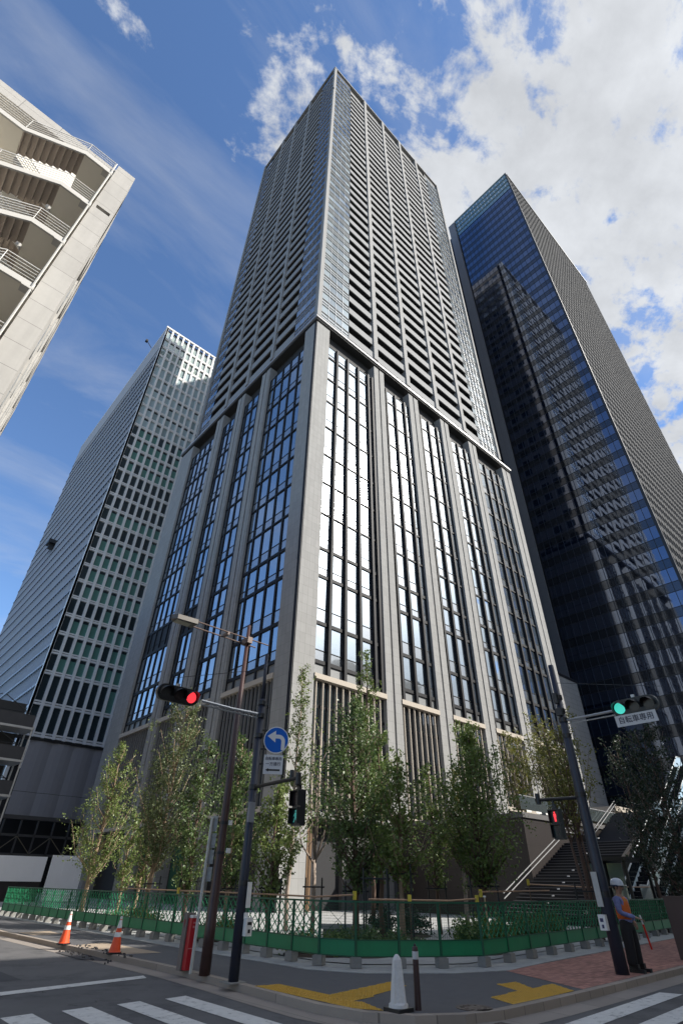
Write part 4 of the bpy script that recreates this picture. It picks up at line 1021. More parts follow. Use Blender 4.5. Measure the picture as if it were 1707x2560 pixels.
a_ = MB(); a_.quad((-.12, -.004, -.145), (.17, -.004, -.145), (.17, -.004, -.105), (-.12, -.004, -.105)); a_.poly([(-.18, -.004, -.125), (-.11, -.004, -.165), (-.11, -.004, -.085)]); part(pl, 'arrow', a_, m_blk)
part(pl, 'bracket', MB().box(-.4, .0, .02, .045, -.02, .02), m_blk)

def walk_light(label, loc, rz, lit, sc_l=1.0):
    t = thing('walk_light', (0, 0, 0), label, 'walk light', 'walk lights', local=True)
    part(t, 'housing', MB().box(-.17, .17, -.02, .16, -.42, .42).box(-.05, .05, .0, .1, .42, .56), m_blk)
    for k, zc_ in enumerate((.205, -.205)):
        on = (k == 0) == (lit == 'red')
        hd = MB(); hd.box(-.165, .165, -.14, -.02, zc_+.17, zc_+.19); hd.box(-.175, -.16, -.14, -.02, zc_-.17, zc_+.19); hd.box(.16, .175, -.14, -.02, zc_-.17, zc_+.19); part(t, 'hood', hd, m_blk)
        o = part(t, 'lens', MB().quad((-.14, -.025, zc_-.16), (.14, -.025, zc_-.16), (.14, -.025, zc_+.16), (-.14, -.025, zc_+.16)), pm('walk_lens_dark', (0.010, 0.03, 0.032), 0.2) if k else m_off)
        mm = m_red if (on and lit == 'red') else (pm('walk_green_lit', (0.05, 0.4, 0.35), 0.4, emit=((0.10, 0.60, 0.52), 0.18)) if on else pm('figure_off', (0.03, 0.02, 0.02), 0.4))
        fg = MB(); yy = -.031
        fg.poly([(.028*math.cos(2*PI*j/10), yy, zc_+.115+.028*math.sin(2*PI*j/10)) for j in range(10)])
        if k == 0:
            fg.quad((-.045, yy, zc_-.02), (.045, yy, zc_-.02), (.045, yy, zc_+.08), (-.045, yy, zc_+.08)); fg.quad((-.032, yy, zc_-.14), (.032, yy, zc_-.14), (.032, yy, zc_-.02), (-.032, yy, zc_-.02))
        else:
            fg.quad((-.025, yy, zc_-.02), (.03, yy, zc_-.02), (.03, yy, zc_+.08), (-.03, yy, zc_+.08))
            fg.quad((-.08, yy, zc_-.14), (-.05, yy, zc_-.14), (.01, yy, zc_-.02), (-.025, yy, zc_-.02)); fg.quad((.045, yy, zc_-.14), (.075, yy, zc_-.14), (.03, yy, zc_-.02), (-.0, yy, zc_-.02))
            fg.quad((-.08, yy, zc_+.0), (-.06, yy, zc_-.01), (-.025, yy, zc_+.06), (-.03, yy, zc_+.08)); fg.quad((.06, yy, zc_-.01), (.08, yy, zc_+.0), (.03, yy, zc_+.08), (.028, yy, zc_+.06))
        part(o, 'figure', fg, mm)
    t.location = loc; t.rotation_euler = (0, 0, rz); t.scale = (sc_l,)*3
walk_light('black walk light with the green walking figure lit, hung beside the blue sign', (lx+.10, ly-1.60, 2.93), -PI/2+.05, 'green', .80)
walk_light('black walk light with the red standing figure lit, left of the right navy pole', (qx-.02, qy+.86, 3.04), -PI/2, 'red', .86)
part(qp, 'walk_light_hanger', MB().tube([(qx, qy+.86, 3.4), (qx, qy+.86, 3.66)], .03, 6), m_blk)

# brown street lamp
bx, by = 7.66, 12.72
sl_ = thing('street_lamp', (bx, by, 0), 'slim brown street lamp pole leaning over the fence, left of the navy pole', 'street lamp')
part(sl_, 'pole', MB().tube([(bx, by, 0), (bx, by, .9), (bx, by, .92), (bx, by, 3.0), (bx, by, 7.95)], [.12, .118, .112, .095, .05], 16), m_brown, smooth=True)
part(sl_, 'lamp_arm', MB().tube([(8.35, by-.12, 7.47), (5.75, by-.12, 7.50)], .019, 7).tube([(8.05, by+.14, 7.40), (5.75, by+.14, 7.44)], .019, 7).box(6.9, 6.96, by-.14, by+.16, 7.41, 7.5).box(7.58, 7.74, by-.16, by+.18, 7.36, 7.54), pm('weathered_arm', (0.12, 0.08, 0.065), 0.55, 0.2, var=0.2, vscale=8))
o = part(sl_, 'lamp_head', MB().prism([(5.30, by-.16), (5.9, by-.2), (5.9, by+.2), (5.30, by+.16), (5.18, by)], .13, 'z', 7.40), pm('lamp_head_grey', (0.14, 0.125, 0.11), 0.5))
part(o, 'lamp_glass', MB().box(5.32, 5.75, by-.12, by+.12, 7.375, 7.398), pm('frosted_lens', (0.36, 0.34, 0.26), 0.3))
part(sl_, 'strap', MB().lathe([(.105, 2.75), (.105, 2.82)], bx, by, 12).lathe([(.11, 2.15), (.11, 2.2)], bx, by, 12), m_blk)
part(sl_, 'white_tag', MB().box(bx+.08, bx+.18, by-.17, by-.12, 2.17, 2.27), m_white); part(sl_, 'white_tag', MB().box(bx+.06, bx+.15, by-.15, by-.11, 2.74, 2.84), m_white)
# white sign pole carrying plates seen from behind
wx_, wy_ = 7.54, 13.1
wp = thing('sign_post', (wx_, wy_, 0), 'thin white pole carrying four grey plates seen edge on, beside the lamp', 'sign post')
part(wp, 'pole', MB().tube([(wx_, wy_, 0), (wx_, wy_, 2.92)], .034, 10), pm('cream_pole', (0.50, 0.49, 0.45), 0.45, var=0.1))
m_back = pm('plate_back', (0.34, 0.34, 0.32), 0.7, 0.0, var=0.12, vscale=9)
for z0, z1, w_ in ((2.62, 2.95, .085), (2.28, 2.58, .10), (1.96, 2.24, .10), (1.62, 1.90, .11)):
    mb = MB(); a = math.radians(-62)
    mb.box(-w_+.05, w_+.05, -.012, .0, z0, z1); mb.box(-w_+.06, w_+.04, -.03, -.012, z0+.05, z0+.07); mb.box(-w_+.06, w_+.04, -.03, -.012, z1-.07, z1-.05)
    mb.xform(Matrix.Translation((wx_+.05, wy_+.02, 0)) @ Matrix.Rotation(a, 4, 'Z')); part(wp, 'sign_plate', mb, m_back)
# red and grey post
rx_, ry_ = 7.66, 13.62
rp_ = thing('utility_post', (rx_, ry_, 0), 'waist high grey brown post with a bright red right side, left of the lamp pole', 'post')
part(rp_, 'grey_body', MB().box(rx_-.11, rx_+.10, ry_-.02, ry_+.16, 0, 1.02), pm('post_brown_grey', (0.17, 0.14, 0.125), 0.7, var=0.15))
part(rp_, 'red_body', MB().box(rx_-.075, rx_+.095, ry_-.18, ry_-.02, .02, .93), pm('post_red', (0.42, 0.012, 0.02), 0.4, var=0.1))
part(rp_, 'cap', MB().box(rx_-.06, rx_+.085, ry_-.17, ry_-.03, .93, .98), m_white)
part(rp_, 'red_triangle', MB().poly([(rx_-.114, ry_+.13, .90), (rx_-.114, ry_+.02, .90), (rx_-.114, ry_+.075, .74)]), pm('triangle_maroon', (0.16, 0.012, 0.015), 0.5))
part(rp_, 'white_mark', MB().box(rx_-.03, rx_+.04, ry_-.184, ry_-.18, .83, .86).box(rx_-.03, rx_+.04, ry_-.184, ry_-.18, .75, .79).box(rx_-.07, rx_+.08, ry_-.184, ry_-.18, .385, .40), pm('pale_red_mark', (0.55, 0.2, 0.2), 0.5))

# traffic cones
m_or = pm('cone_orange', (0.80, 0.085, 0.02), 0.45, var=0.08, vscale=10)
cn = thing('traffic_cone', (0, 0, 0), 'orange and white traffic cone nearer the red post', 'traffic cone', 'orange traffic cones on the footpath', local=True)
part(cn, 'body', MB().lathe([(.165, .045), (.15, .06), (.142, .10), (.090, .38), (.068, .50), (.035, .70), (.033, .75)], 0, 0, 20), m_or, smooth=False)
for z0, r0, z1, r1 in ((.36, .0965, .46, .0785), (.55, .0635, .72, .0335)): part(cn, 'white_band', MB().lathe([(r0+.001, z0), (r1+.003, z1)], 0, 0, 20), m_white)
part(cn, 'base', MB().prism([(.2*math.cos(a), .2*math.sin(a)) for a in [PI/4*k+PI/8 for k in range(8)]], .045, 'z', 0), m_blk)
part(cn, 'tip', MB().lathe([(.034, .72), (.034, .79), (.02, .80)], 0, 0, 12), m_white)
cn.location = (7.72, 17.62, 0); cn.rotation_euler = (0, 0, .3)
dup(cn, (7.46, 20.85, 0), .8, 'orange and white traffic cone farther left along the kerb')
# white ribbed post sleeve and brown bollard
wc = thing('white_cone', (8.16, 7.59, 0), 'scuffed white ribbed plastic cone on a black foot beside the brown bollard', 'cone', local=True)
pf = MB(); nrib = 24
prof = [(.155, .05), (.15, .09), (.118, .11), (.088, .42), (.068, .62), (.045, .66), (.02, .685)]
for i, (r, z) in enumerate(prof):
    for j in range(nrib):
        a = 2*PI*j/nrib; rr_ = r*(1.0 if j % 6 not in (0, 1) or z < .1 or z > .64 else 1.22)
        pf.v.append((rr_*math.cos(a), rr_*math.sin(a), z))
for k in range(len(prof)-1):
    for j in range(nrib): pf.f.append((k*nrib+j, k*nrib+(j+1) % nrib, (k+1)*nrib+(j+1) % nrib, (k+1)*nrib+j))
pf.f.append(tuple((len(prof)-1)*nrib+j for j in range(nrib)))
part(wc, 'body', pf, pm('scuffed_white', (0.62, 0.60, 0.58), 0.5, var=0.22, vscale=25))
part(wc, 'base', MB().prism([(.24*math.cos(a), .24*math.sin(a)) for a in [PI/4+PI/2*k for k in range(4)]], .05, 'z', 0), m_blk)
bo = thing('bollard', (8.50, 7.48, 0), 'slim dark brown bollard with a white band near its top', 'bollard', local=True)
part(bo, 'post', MB().lathe([(.052, 0), (.048, .74), (.044, .77), (.02, .785)], 0, 0, 16), pm('bollard_brown', (0.045, 0.022, 0.022), 0.4), smooth=False)
part(bo, 'reflective_band', MB().lathe([(.052, .615), (.0515, .715)], 0, 0, 16), pm('band_white', (0.5, 0.5, 0.5), 0.4))
part(bo, 'knob', MB().lathe([(.02, .78), (.022, .80), (.008, .815)], 0, 0, 10), m_blk)
# brown cabinet at the right edge
cb_ = thing('brown_cabinet', (20.4, 7.4, 0), 'dark brown street cabinet cut off by the right edge of the photo', 'cabinet')
part(cb_, 'body', MB().box(20.1, 20.8, 6.95, 7.69, 0, 1.42), m_brown); part(cb_, 'lid', MB().box(20.07, 20.83, 6.92, 7.72, 1.42, 1.46), m_brown)

# ================================================================== raised deck, stairs and escalators on the right
m_dw = panel('dark_deck_cladding', (0.024, 0.019, 0.018), 2.4, 1.3, joint=0.012, rough=0.45, var=0.06, dark=0.5)
m_tread = pm('dark_stair_stone', (0.055, 0.052, 0.055), 0.6, var=0.1)
dk_ = thing('raised_deck', (48, 26, 0), 'dark brown walled deck right of the big trees, stair climbing along it', 'deck')
part(dk_, 'wall', MB().box(35.9, 75, 21.3, 21.7, 0, 5.45).box(35.9, 36.3, 21.7, 33.0, 0, 5.45), m_dw)
part(dk_, 'slab', MB().box(35.8, 75, 21.2, 33.3, 5.45, 5.75), pm('deck_edge', (0.09, 0.085, 0.085), 0.6))
part(dk_, 'glass_rail', MB().box(36.0, 75, 21.34, 21.37, 5.95, 6.75), glass('rail_glass', (0.05, 0.06, 0.062), 0.12, (0.9, 1, 1), 0.03))
part(dk_, 'top_rail', MB().tube([(36, 21.35, 6.8), (75, 21.35, 6.8)], .03, 6), m_steel)
mb = MB()
for x in (36.3, 37.6, 38.9, 40.2): mb.box(x, x+.7, 21.18, 21.20, 5.8, 5.92)
part(dk_, 'edge_light', mb, m_white)
part(dk_, 'upper_slab', MB().box(66, 96, 27.5, 33, 8.6, 9.1), m_cream)
part(dk_, 'upper_glass_wall', MB().box(60, 92, 33.2, 33.4, 5.8, 8.6), m_gP)
st = thing('outdoor_stair', (41, 18.5, 0), 'wide dark stair with twin pale handrails climbing beside the brown wall', 'stair')
mb = MB(); n_ = 24
for k in range(n_):
    x0 = 32+9.0*k/n_; z = .35+3.85*(k+1)/n_; mb.box(x0, x0+9.0/n_+.03, 16.4, 21.2, z-.16, z-.03); mb.box(x0+.02, 41.0, 16.4, 21.2, z-.32, z-.165) if k == n_-1 else None
part(st, 'lower_treads', mb, m_black)
mb = MB()
for k in range(n_):
    x0 = 32+9.0*k/n_; z = .35+3.85*(k+1)/n_; mb.box(x0-.03, x0+9.0/n_, 16.4, 21.2, z-.03, z)
part(st, 'tread_edges', mb, pm('tread_top', (0.11, 0.105, 0.11), 0.5))
part(st, 'landing', MB().box(41, 45, 16.4, 21.2, 4.0, 4.2), m_tread)
mb = MB()
for k in range(15):
    x0 = 45+5.5*k/15; z = 4.2+2.55*(k+1)/15; mb.box(x0, x0+5.5/15, 16.4, 21.2, z-.2, z)
part(st, 'upper_treads', mb, m_tread)
part(st, 'stringer_wall', MB().prism([(32, 0), (41, 0), (45, 0), (50.5, 0), (50.5, 6.9), (45, 4.4), (41, 4.4), (32, .55)], .2, 'y', 16.2), m_dw)
part(st, 'soil_wall', MB().prism([(32.0, 0), (50.5, 0), (50.5, 6.3), (45, 3.8), (41, 3.8), (32, .2)], 4.6, 'y', 16.45), m_black)
for dz in (.62, .88):
    part(st, 'handrail', MB().tube([(31.9, 21.0, .45+dz), (41, 21.0, 4.25+dz), (45, 21.0, 4.25+dz), (50.5, 21.0, 6.8+dz)], .03, 6), pm('brushed_rail', (0.26, 0.26, 0.26), 0.7, 0.0, spec=0.2))
mb = MB()
for k in range(12): mb.box(33+k*.75, 33.12+k*.75, 18.9, 19.02, .45+.32*(k+1.4), .51+.32*(k+1.4))
part(st, 'step_light', mb, pm('step_marker', (0.6, 0.6, 0.6), 0.4))
m_es = pm('escalator_steel', (0.34, 0.36, 0.36), 0.55, 0.2, var=0.1)
def escalator(label, y0, xa, za, xb, zb):
    t = thing('escalator', ((xa+xb)/2, y0, za), label, 'escalator', 'escalators climbing to the deck')
    for yy in (y0, y0+1.35):
        part(t, 'balustrade', MB().prism([(xa-1, za+.1), (xa, za+.1), (xb, zb+.1), (xb+1, zb+.1), (xb+1, zb+.95), (xb, zb+.95), (xa, za+.95), (xa-1, za+.95)], .02, 'y', yy), glass('balustrade_glass', (0.10, 0.12, 0.12), 0.12, (0.9, 1, 1), 0.12))
        part(t, 'hand_belt', MB().tube([(xa-1, yy, za+.98), (xa, yy, za+.98), (xb, yy, zb+.98), (xb+1, yy, zb+.98)], .045, 6), m_es)
        part(t, 'skirt', MB().prism([(xa-1, za-.3), (xa, za-.3), (xb, zb-.5), (xb+1, zb-.5), (xb+1, zb+.1), (xb, zb+.1), (xa, za+.1), (xa-1, za+.1)], .16, 'y', yy-.08), m_es)
    sb_ = MB(); n__ = int((xb-xa)/.4)
    for k in range(n__):
        z = za+(zb-za)*(k+1)/n__; sb_.box(xa+(xb-xa)*k/n__, xa+(xb-xa)*(k+1)/n__, y0+.1, y0+1.25, z-.22, z)
    part(t, 'steps', sb_, m_dark)
escalator('nearer steel and glass escalator right of the dark stair', 12.3, 35.5, .8, 44, 5.75)
escalator('farther steel and glass escalator beside the dark stair', 14.4, 36.0, .8, 44.5, 5.75)
escalator('upper steel escalator climbing above the deck, half hidden by the dark tree', 17.5, 53, 5.8, 63, 11.6)
ko = thing('lift_kiosk', (30.6, 12.9, 0), 'black glazed kiosk behind the person in the orange vest', 'kiosk')
mb = MB()
for (x, y) in ((29.4, 12.5), (31.9, 12.5), (29.4, 14.4), (31.9, 14.4)): mb.box(x, x+.12, y, y+.12, 0, 2.7)
mb.box(29.4, 32.02, 12.55, 14.5, 0, 1.2); part(ko, 'frame', mb, m_blk)
part(ko, 'roof', MB().box(29.2, 32.2, 12.3, 14.7, 2.7, 2.85), m_blk)
part(ko, 'window', MB().box(29.40, 29.44, 12.7, 13.4, 1.25, 2.6), glass('kiosk_glass', (0.10, 0.14, 0.12), 0.15, (0.9, 1, 0.95), 0.03)); part(ko, 'window', MB().box(29.40, 29.44, 13.6, 14.3, 1.25, 2.6), MATS['kiosk_glass'])
part(ko, 'back_panel', MB().box(29.5, 32, 14.5, 14.56, 1.2, 2.7), m_blk)

# ================================================================== trees and shrubs
m_bark_l = pm('bark_tan', (0.26, 0.185, 0.12), 0.85, var=0.3, vscale=9, bump=0.4)
m_bark_d = pm('bark_brown', (0.12, 0.075, 0.055), 0.85, var=0.3, vscale=9, bump=0.4)
m_bark_p = pm('bark_pale', (0.34, 0.27, 0.22), 0.85, var=0.2, vscale=9, bump=0.3)
LM = {'mid': leafmat('leaf_mid_green', (0.080, 0.135, 0.030), (0.190, 0.250, 0.060)), 'dark': leafmat('leaf_dark_green', (0.058, 0.108, 0.034), (0.150, 0.210, 0.065)),
      'light': leafmat('leaf_light_green', (0.100, 0.150, 0.035), (0.210, 0.260, 0.075)), 'yellow': leafmat('leaf_yellow_green', (0.11, 0.125, 0.02), (0.23, 0.22, 0.05)),
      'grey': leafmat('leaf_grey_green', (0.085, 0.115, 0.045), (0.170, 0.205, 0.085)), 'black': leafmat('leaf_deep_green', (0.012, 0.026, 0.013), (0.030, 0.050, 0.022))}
def leaves(C, size, r):
    """C: (n,3) centres -> vertices and quads of leaf shaped faces"""
    n = len(C); a = r.normal(size=(n, 3)); a /= np.linalg.norm(a, axis=1)[:, None]; b = r.normal(size=(n, 3)); b -= a*(a*b).sum(1)[:, None]; b /= np.linalg.norm(b, axis=1)[:, None]
    s = size*r.uniform(.6, 1.3, (n, 1)); a = a*s; b = b*s*.62
    V = np.stack([C-a, C-b*.9+a*.1, C+a, C+b*.9+a*.1], 1).reshape(-1, 3); return V
def mesh_np(name, V, mat, parent):
    n = len(V)//4; me = bpy.data.meshes.new(name); me.vertices.add(len(V)); me.vertices.foreach_set('co', V.astype(np.float32).ravel())
    me.loops.add(4*n); me.loops.foreach_set('vertex_index', np.arange(4*n, dtype=np.int32)); me.polygons.add(n); me.polygons.foreach_set('loop_start', np.arange(0, 4*n, 4, dtype=np.int32))
    try: me.polygons.foreach_set('loop_total', np.full(n, 4, dtype=np.int32))
    except Exception: pass
    me.materials.append(mat); me.update(calc_edges=True); me.validate(); o = bpy.data.objects.new(name, me); COL.objects.link(o); o.parent = parent; return o
def tree(label, azd, D, H, hw, leaf, bark, cb=.25, n=5000, ls=.075, seed=1, z0=0.0, lean=(0, 0), tr=.09, stems=1, up_=.9, dens_top=1.0, nb=46, cat='tree', group='young trees on the plaza', shape=.35):
    r = np.random.default_rng(seed); a = math.radians(azd); loc = (D*math.cos(a), D*math.sin(a), z0)
    t = thing('tree', loc, label, cat, group, local=True)
    tm = MB(); P = []
    spine = []
    for s in range(stems):
        ox, oy = (0, 0) if stems == 1 else (r.uniform(-.25, .25), r.uniform(-.25, .25)); sx_, sy_ = (r.normal(0, .012*H) if stems == 1 else r.uniform(-.22, .22)*hw*1.6), (r.normal(0, .012*H) if stems == 1 else r.uniform(-.22, .22)*hw*1.6)
        k_ = 9; pts = []; wx = r.normal(0, .035, k_); wy = r.normal(0, .035, k_); wx[0] = wy[0] = 0
        for k in range(k_):
            f = k/(k_-1); pts.append((ox+sx_*f+lean[0]*f*f+wx[k]*min(1, H/6), oy+sy_*f+lean[1]*f*f+wy[k], H*.95*f))
        rr = tr*(1 if stems == 1 else .6); tm.tube(pts, [rr*(1-.88*(k/(k_-1)))+.008 for k in range(k_)], 8); spine.append(pts)
    def sp_at(pts, z):
        f = min(.999, max(0, z/(H*.95)))*(len(pts)-1); i = int(f); g = f-i; return np.array([pts[i][j]*(1-g)+pts[i+1][j]*g for j in range(3)])
    n = int(n*.68); per = n//nb; hw = hw*.90; ls = ls*.80; up_ = up_*1.45
    for i in range(nb):
        pts = spine[i % len(spine)]; f = (i+.5)/nb; f = f**(1/dens_top); z = H*(cb+(1-cb)*f*.97)
        prof = (f/shape)**.7 if f < shape else ((1-f)/(1-shape))**.75
        ln = hw*(.30+.75*prof)*r.uniform(.55, 1.18); an = r.uniform(0, 2*PI); rise = ln*up_*r.uniform(.7, 1.3)
        zs = max(H*cb*.75, z-rise*.8); b0 = sp_at(pts, zs); e = b0+np.array([ln*math.cos(an), ln*math.sin(an), rise])
        m = (b0+e)/2+np.array([ln*.12*math.cos(an), ln*.12*math.sin(an), -.10*ln])+r.normal(0, .04, 3)
        br_ = tr*.28*(1-f*.6); tm.tube([tuple(b0), tuple(m), tuple(e)], [br_*1.15, br_*.75, .008], 5)
        nn = int(per*(.5+prof)); tt = r.uniform(.22, 1.05, nn)[:, None]
        # leaves sit on short twigs in clumps along the limb
        base = (1-tt)**2*b0+2*tt*(1-tt)*m+tt**2*e
        ncl = max(3, nn//16); cl = r.integers(0, ncl, nn); cen = r.normal(0, .17*ln+.05, (ncl, 3)); tcl = r.uniform(.25, 1.05, ncl)
        bb = ((1-tcl)**2)[:, None]*b0+(2*tcl*(1-tcl))[:, None]*m+(tcl**2)[:, None]*e
        Q = bb[cl]+cen[cl]+r.normal(0, .055+.05*ln, (nn, 3)); mixm = r.random(nn) < .3; Q[mixm] = (base+r.normal(0, .09*ln+.03, (nn, 3)))[mixm]
        P.append(Q)
    o = part(t, 'trunk', tm, bark, smooth=True)
    C = np.concatenate(P); C[:, 2] = np.clip(C[:, 2], H*cb*.55, H*1.03)
    mesh_np('crown', leaves(C, ls, r), LM[leaf], t)
    return t
TR = [
 ('leafy tree with a tan trunk, leftmost of the plaza trees', 69.6, 34.5, 8.3, 1.6, 'light', m_bark_l, dict(cb=.22, n=8200, seed=11, nb=60, tr=.12, lean=(.15, -.1))),
 ('small thin tree between the leftmost tree and the tall grey green one', 66.9, 33, 4.7, .8, 'mid', m_bark_l, dict(cb=.28, n=2600, seed=12)),
 ('slim tree with a tan trunk just left of the tall grey green tree', 65.6, 30, 4.9, .8, 'mid', m_bark_l, dict(cb=.30, n=2400, seed=13)),
 ('tall grey green tree with a tan trunk under the red traffic light', 64.5, 28.5, 9.7, 1.8, 'grey', m_bark_l, dict(cb=.24, n=13000, seed=14, nb=80, tr=.11)),
 ('dark green bushy tree left of the brown lamp pole', 61.3, 27, 7.3, 1.15, 'dark', m_bark_d, dict(cb=.18, n=8500, seed=15, nb=60)),
 ('dark green tree between the brown lamp pole and the navy pole', 57.9, 24, 7.0, 1.0, 'dark', m_bark_l, dict(cb=.22, n=8000, seed=16, nb=60)),
 ('light green tree below the round blue sign', 54.1, 21, 4.7, .9, 'light', m_bark_d, dict(cb=.26, n=5200, seed=17, nb=50)),
 ('tall sparse pale tree rising in front of the tower corner', 52.5, 27, 11.4, 1.05, 'light', m_bark_p, dict(cb=.2, n=5200, seed=18, nb=70, shape=.25, ls=.08)),
 ('big dense dark tree left of the centre of the plaza', 46.4, 22, 8.3, 1.55, 'dark', m_bark_d, dict(cb=.20, n=15000, seed=20, nb=90, tr=.11)),
 ('very tall thin tree poking above the dense dark tree', 44.9, 26, 12.0, .85, 'mid', m_bark_d, dict(cb=.35, n=5200, seed=21, nb=60, shape=.2)),
 ('mid green tree with a red brown trunk right of the dense dark tree', 44.0, 24, 7.2, 1.05, 'mid', m_bark_d, dict(cb=.28, n=6500, seed=22, nb=55)),
 ('broad mid green tree between the two dark openings', 42.2, 21, 5.7, 1.15, 'mid', m_bark_l, dict(cb=.32, n=6500, seed=23, nb=55)),
 ('small leafy tree before the black opening, narrower than its neighbours', 39.1, 27, 6.4, .95, 'mid', m_bark_d, dict(cb=.26, n=4200, seed=24, nb=44)),
 ('large full tree right of the black opening, left of the brown wall', 35.0, 23, 7.2, 1.75, 'mid', m_bark_d, dict(cb=.27, n=16000, seed=25, nb=90, tr=.10)),
 ('thin pale stemmed tree tucked behind the large full tree', 36.7, 27, 6.2, .75, 'yellow', m_bark_p, dict(cb=.40, n=2600, seed=26)),
 ('yellow green many stemmed tree in front of the dark stair', 26.3, 27, 8.3, 1.65, 'yellow', m_bark_d, dict(cb=.50, n=7500, seed=27, stems=5, nb=60, up_=1.2)),
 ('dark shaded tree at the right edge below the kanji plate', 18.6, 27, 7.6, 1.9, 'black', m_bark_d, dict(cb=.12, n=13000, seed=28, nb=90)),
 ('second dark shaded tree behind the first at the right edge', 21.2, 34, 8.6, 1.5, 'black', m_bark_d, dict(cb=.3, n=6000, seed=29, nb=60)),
 ('yellow green tree up on the deck before the rightmost podium slats', 30.6, 48, 6.6, 1.5, 'yellow', m_bark_p, dict(cb=.12, n=5000, seed=30, nb=60, z0=5.75, ls=.11, stems=3, up_=1.5)),
 ('olive green tree up on the deck right of the last stone column', 27.4, 49, 6.9, 1.9, 'yellow', m_bark_p, dict(cb=.14, n=5000, seed=31, nb=60, z0=5.75, ls=.11, stems=3, up_=1.4)),
]
for lab, a_, D_, H_, hw_, lf, bk, kw in TR: tree(lab, a_, D_, H_, hw_, lf, bk, **kw)
# the nearly bare tree by the tower corner
a_ = math.radians(50.2); tb = thing('tree', (23.5*math.cos(a_), 23.5*math.sin(a_), 0), 'bare pale tree with upswept forks beside the green walk light', 'tree', 'young trees on the plaza', local=True)
r_ = np.random.default_rng(5); tm = MB(); tm.tube([(0, 0, 0), (.02, 0, 1.2), (0, .02, 2.35)], [.085, .075, .07], 8); tips = []
sd_ = Vector((math.sin(a_), -math.cos(a_), 0))
for k, (s_, z1, l) in enumerate(((-.75, 1.5, 1.0), (-.35, 3.6, .8), (.05, 4.6, .6), (.25, 4.0, .7), (.55, 1.6, .8), (-.15, 3.0, .5), (.4, 2.6, .6))):
    b = Vector((0, 0, 2.2+.12*(k % 3))); e = b+sd_*s_+Vector((r_.normal(0, .15), r_.normal(0, .15), z1)); m = (b+e)/2+sd_*s_*.22-Vector((0, 0, .12))
    tm.tube([tuple(b), tuple(m), tuple(e)], [.045, .03, .008], 6)
    for q in range(5):
        f = r_.uniform(.35, .95); c = b.lerp(e, f); d = c+sd_*r_.normal(0, .3)+Vector((r_.normal(0, .1), r_.normal(0, .1), r_.uniform(.3, .8))); tm.tube([tuple(c), tuple(d)], [.012, .004], 4); tips.append(tuple(d))
part(tb, 'trunk', tm, m_bark_p, smooth=True)
T_ = np.array(tips); C_ = T_[r_.integers(0, len(T_), 260)]+r_.normal(0, .12, (260, 3)); mesh_np('crown', leaves(C_, .06, r_), LM['light'], tb)

# tree stakes: dark frames round the trunks
def stake(azd, D, h, w, label):
    a = math.radians(azd); t = thing('tree_stake', (D*math.cos(a), D*math.sin(a), 0), label, 'tree stake', 'dark stake frames round the tree trunks', local=True)
    t.rotation_euler = (0, 0, a-PI/2)
    for s in (-1, 1): part(t, 'stake', MB().tube([(s*w/2, 0, 0), (s*w/2, 0, h)], .03, 6), m_blk)
    part(t, 'cross_rail', MB().tube([(-w/2-.1, .02, h-.28), (w/2+.1, .02, h-.28)], .025, 6), m_blk)
for a_, D_, h_, w_, l_ in ((54.0, 20.8, 1.75, .62, 'dark stake frame round the trunk below the blue sign'), (57.9, 23.8, 1.7, .6, 'dark stake frame round the tree between the two poles'), (50.2, 23.2, 1.8, .6, 'dark stake frame at the foot of the bare pale tree'), (46.4, 21.8, 1.7, .7, 'dark stake frame at the dense dark tree'),
                       (44.6, 20.0, 2.05, .75, 'tall dark stake frame standing clear of any trunk near the centre'), (42.4, 20.8, 2.2, .75, 'tallest dark stake frame, round the broad mid green tree'), (39.1, 26.6, 1.8, .7, 'dark stake frame before the black opening'), (35.0, 22.7, 1.9, .9, 'wide dark stake frame at the large full tree'),
                       (61.3, 26.6, 1.9, .7, 'dark stake frame left of the brown lamp pole'), (64.4, 28.2, 1.8, .6, 'dark stake frame at the tall grey green tree'), (26.3, 26.4, 1.8, 1.0, 'dark stake frame under the many stemmed tree')):
    stake(a_, D_, h_, w_, l_)
# shrubs
def shrub(label, x, y, rx_s, ry_s, h, leaf, n, seed, red=0):
    r = np.random.default_rng(seed); t = thing('shrub', (x, y, 0.03), label, 'shrub', 'shrubs in the plaza beds', local=True)
    st_ = MB(); nc = max(6, int(rx_s*ry_s*14)); P = []
    for k in range(nc):
        rad = math.sqrt(r.random()); an = r.uniform(0, 2*PI); cx_, cy_ = rx_s*rad*math.cos(an), ry_s*rad*math.sin(an); hh = h*(1-.45*rad*rad)*r.uniform(.75, 1.1)
        st_.tube([(cx_*.8, cy_*.8, 0), (cx_, cy_, hh*.8)], [.012, .005], 4); m = n//nc
        P.append(np.array([cx_, cy_, hh*.6])+r.normal(0, 1, (m, 3))*np.array([.16, .16, hh*.24]))
    part(t, 'stems', st_, m_bark_d); C = np.concatenate(P); C[:, 2] = np.clip(C[:, 2], .02, h*1.1)
    mesh_np('foliage', leaves(C, .045, r), LM[leaf], t)
    part(t, 'soil', MB().lathe([(min(rx_s, ry_s)*1.05, 0), (min(rx_s, ry_s)*.9, .05)], 0, 0, 14), pm('bed_soil', (0.05, 0.035, 0.025), 0.95))
shrub('low leafy bush behind the fence right of the navy pole', 12.1, 14.3, .9, .9, .62, 'mid', 2200, 41)
shrub('low leafy bush between the navy pole and the corner of the fence', 13.0, 13.4, .9, .8, .60, 'dark', 2200, 42)
shrub('dark low bush behind the wire mesh fence, left of the white ribbed cone', 14.0, 13.2, .8, .7, .50, 'dark', 1800, 43)
shrub('rounded dark clipped bush behind the fence near the centre', 19.0, 17.6, 1.5, 1.3, .95, 'black', 5200, 44)
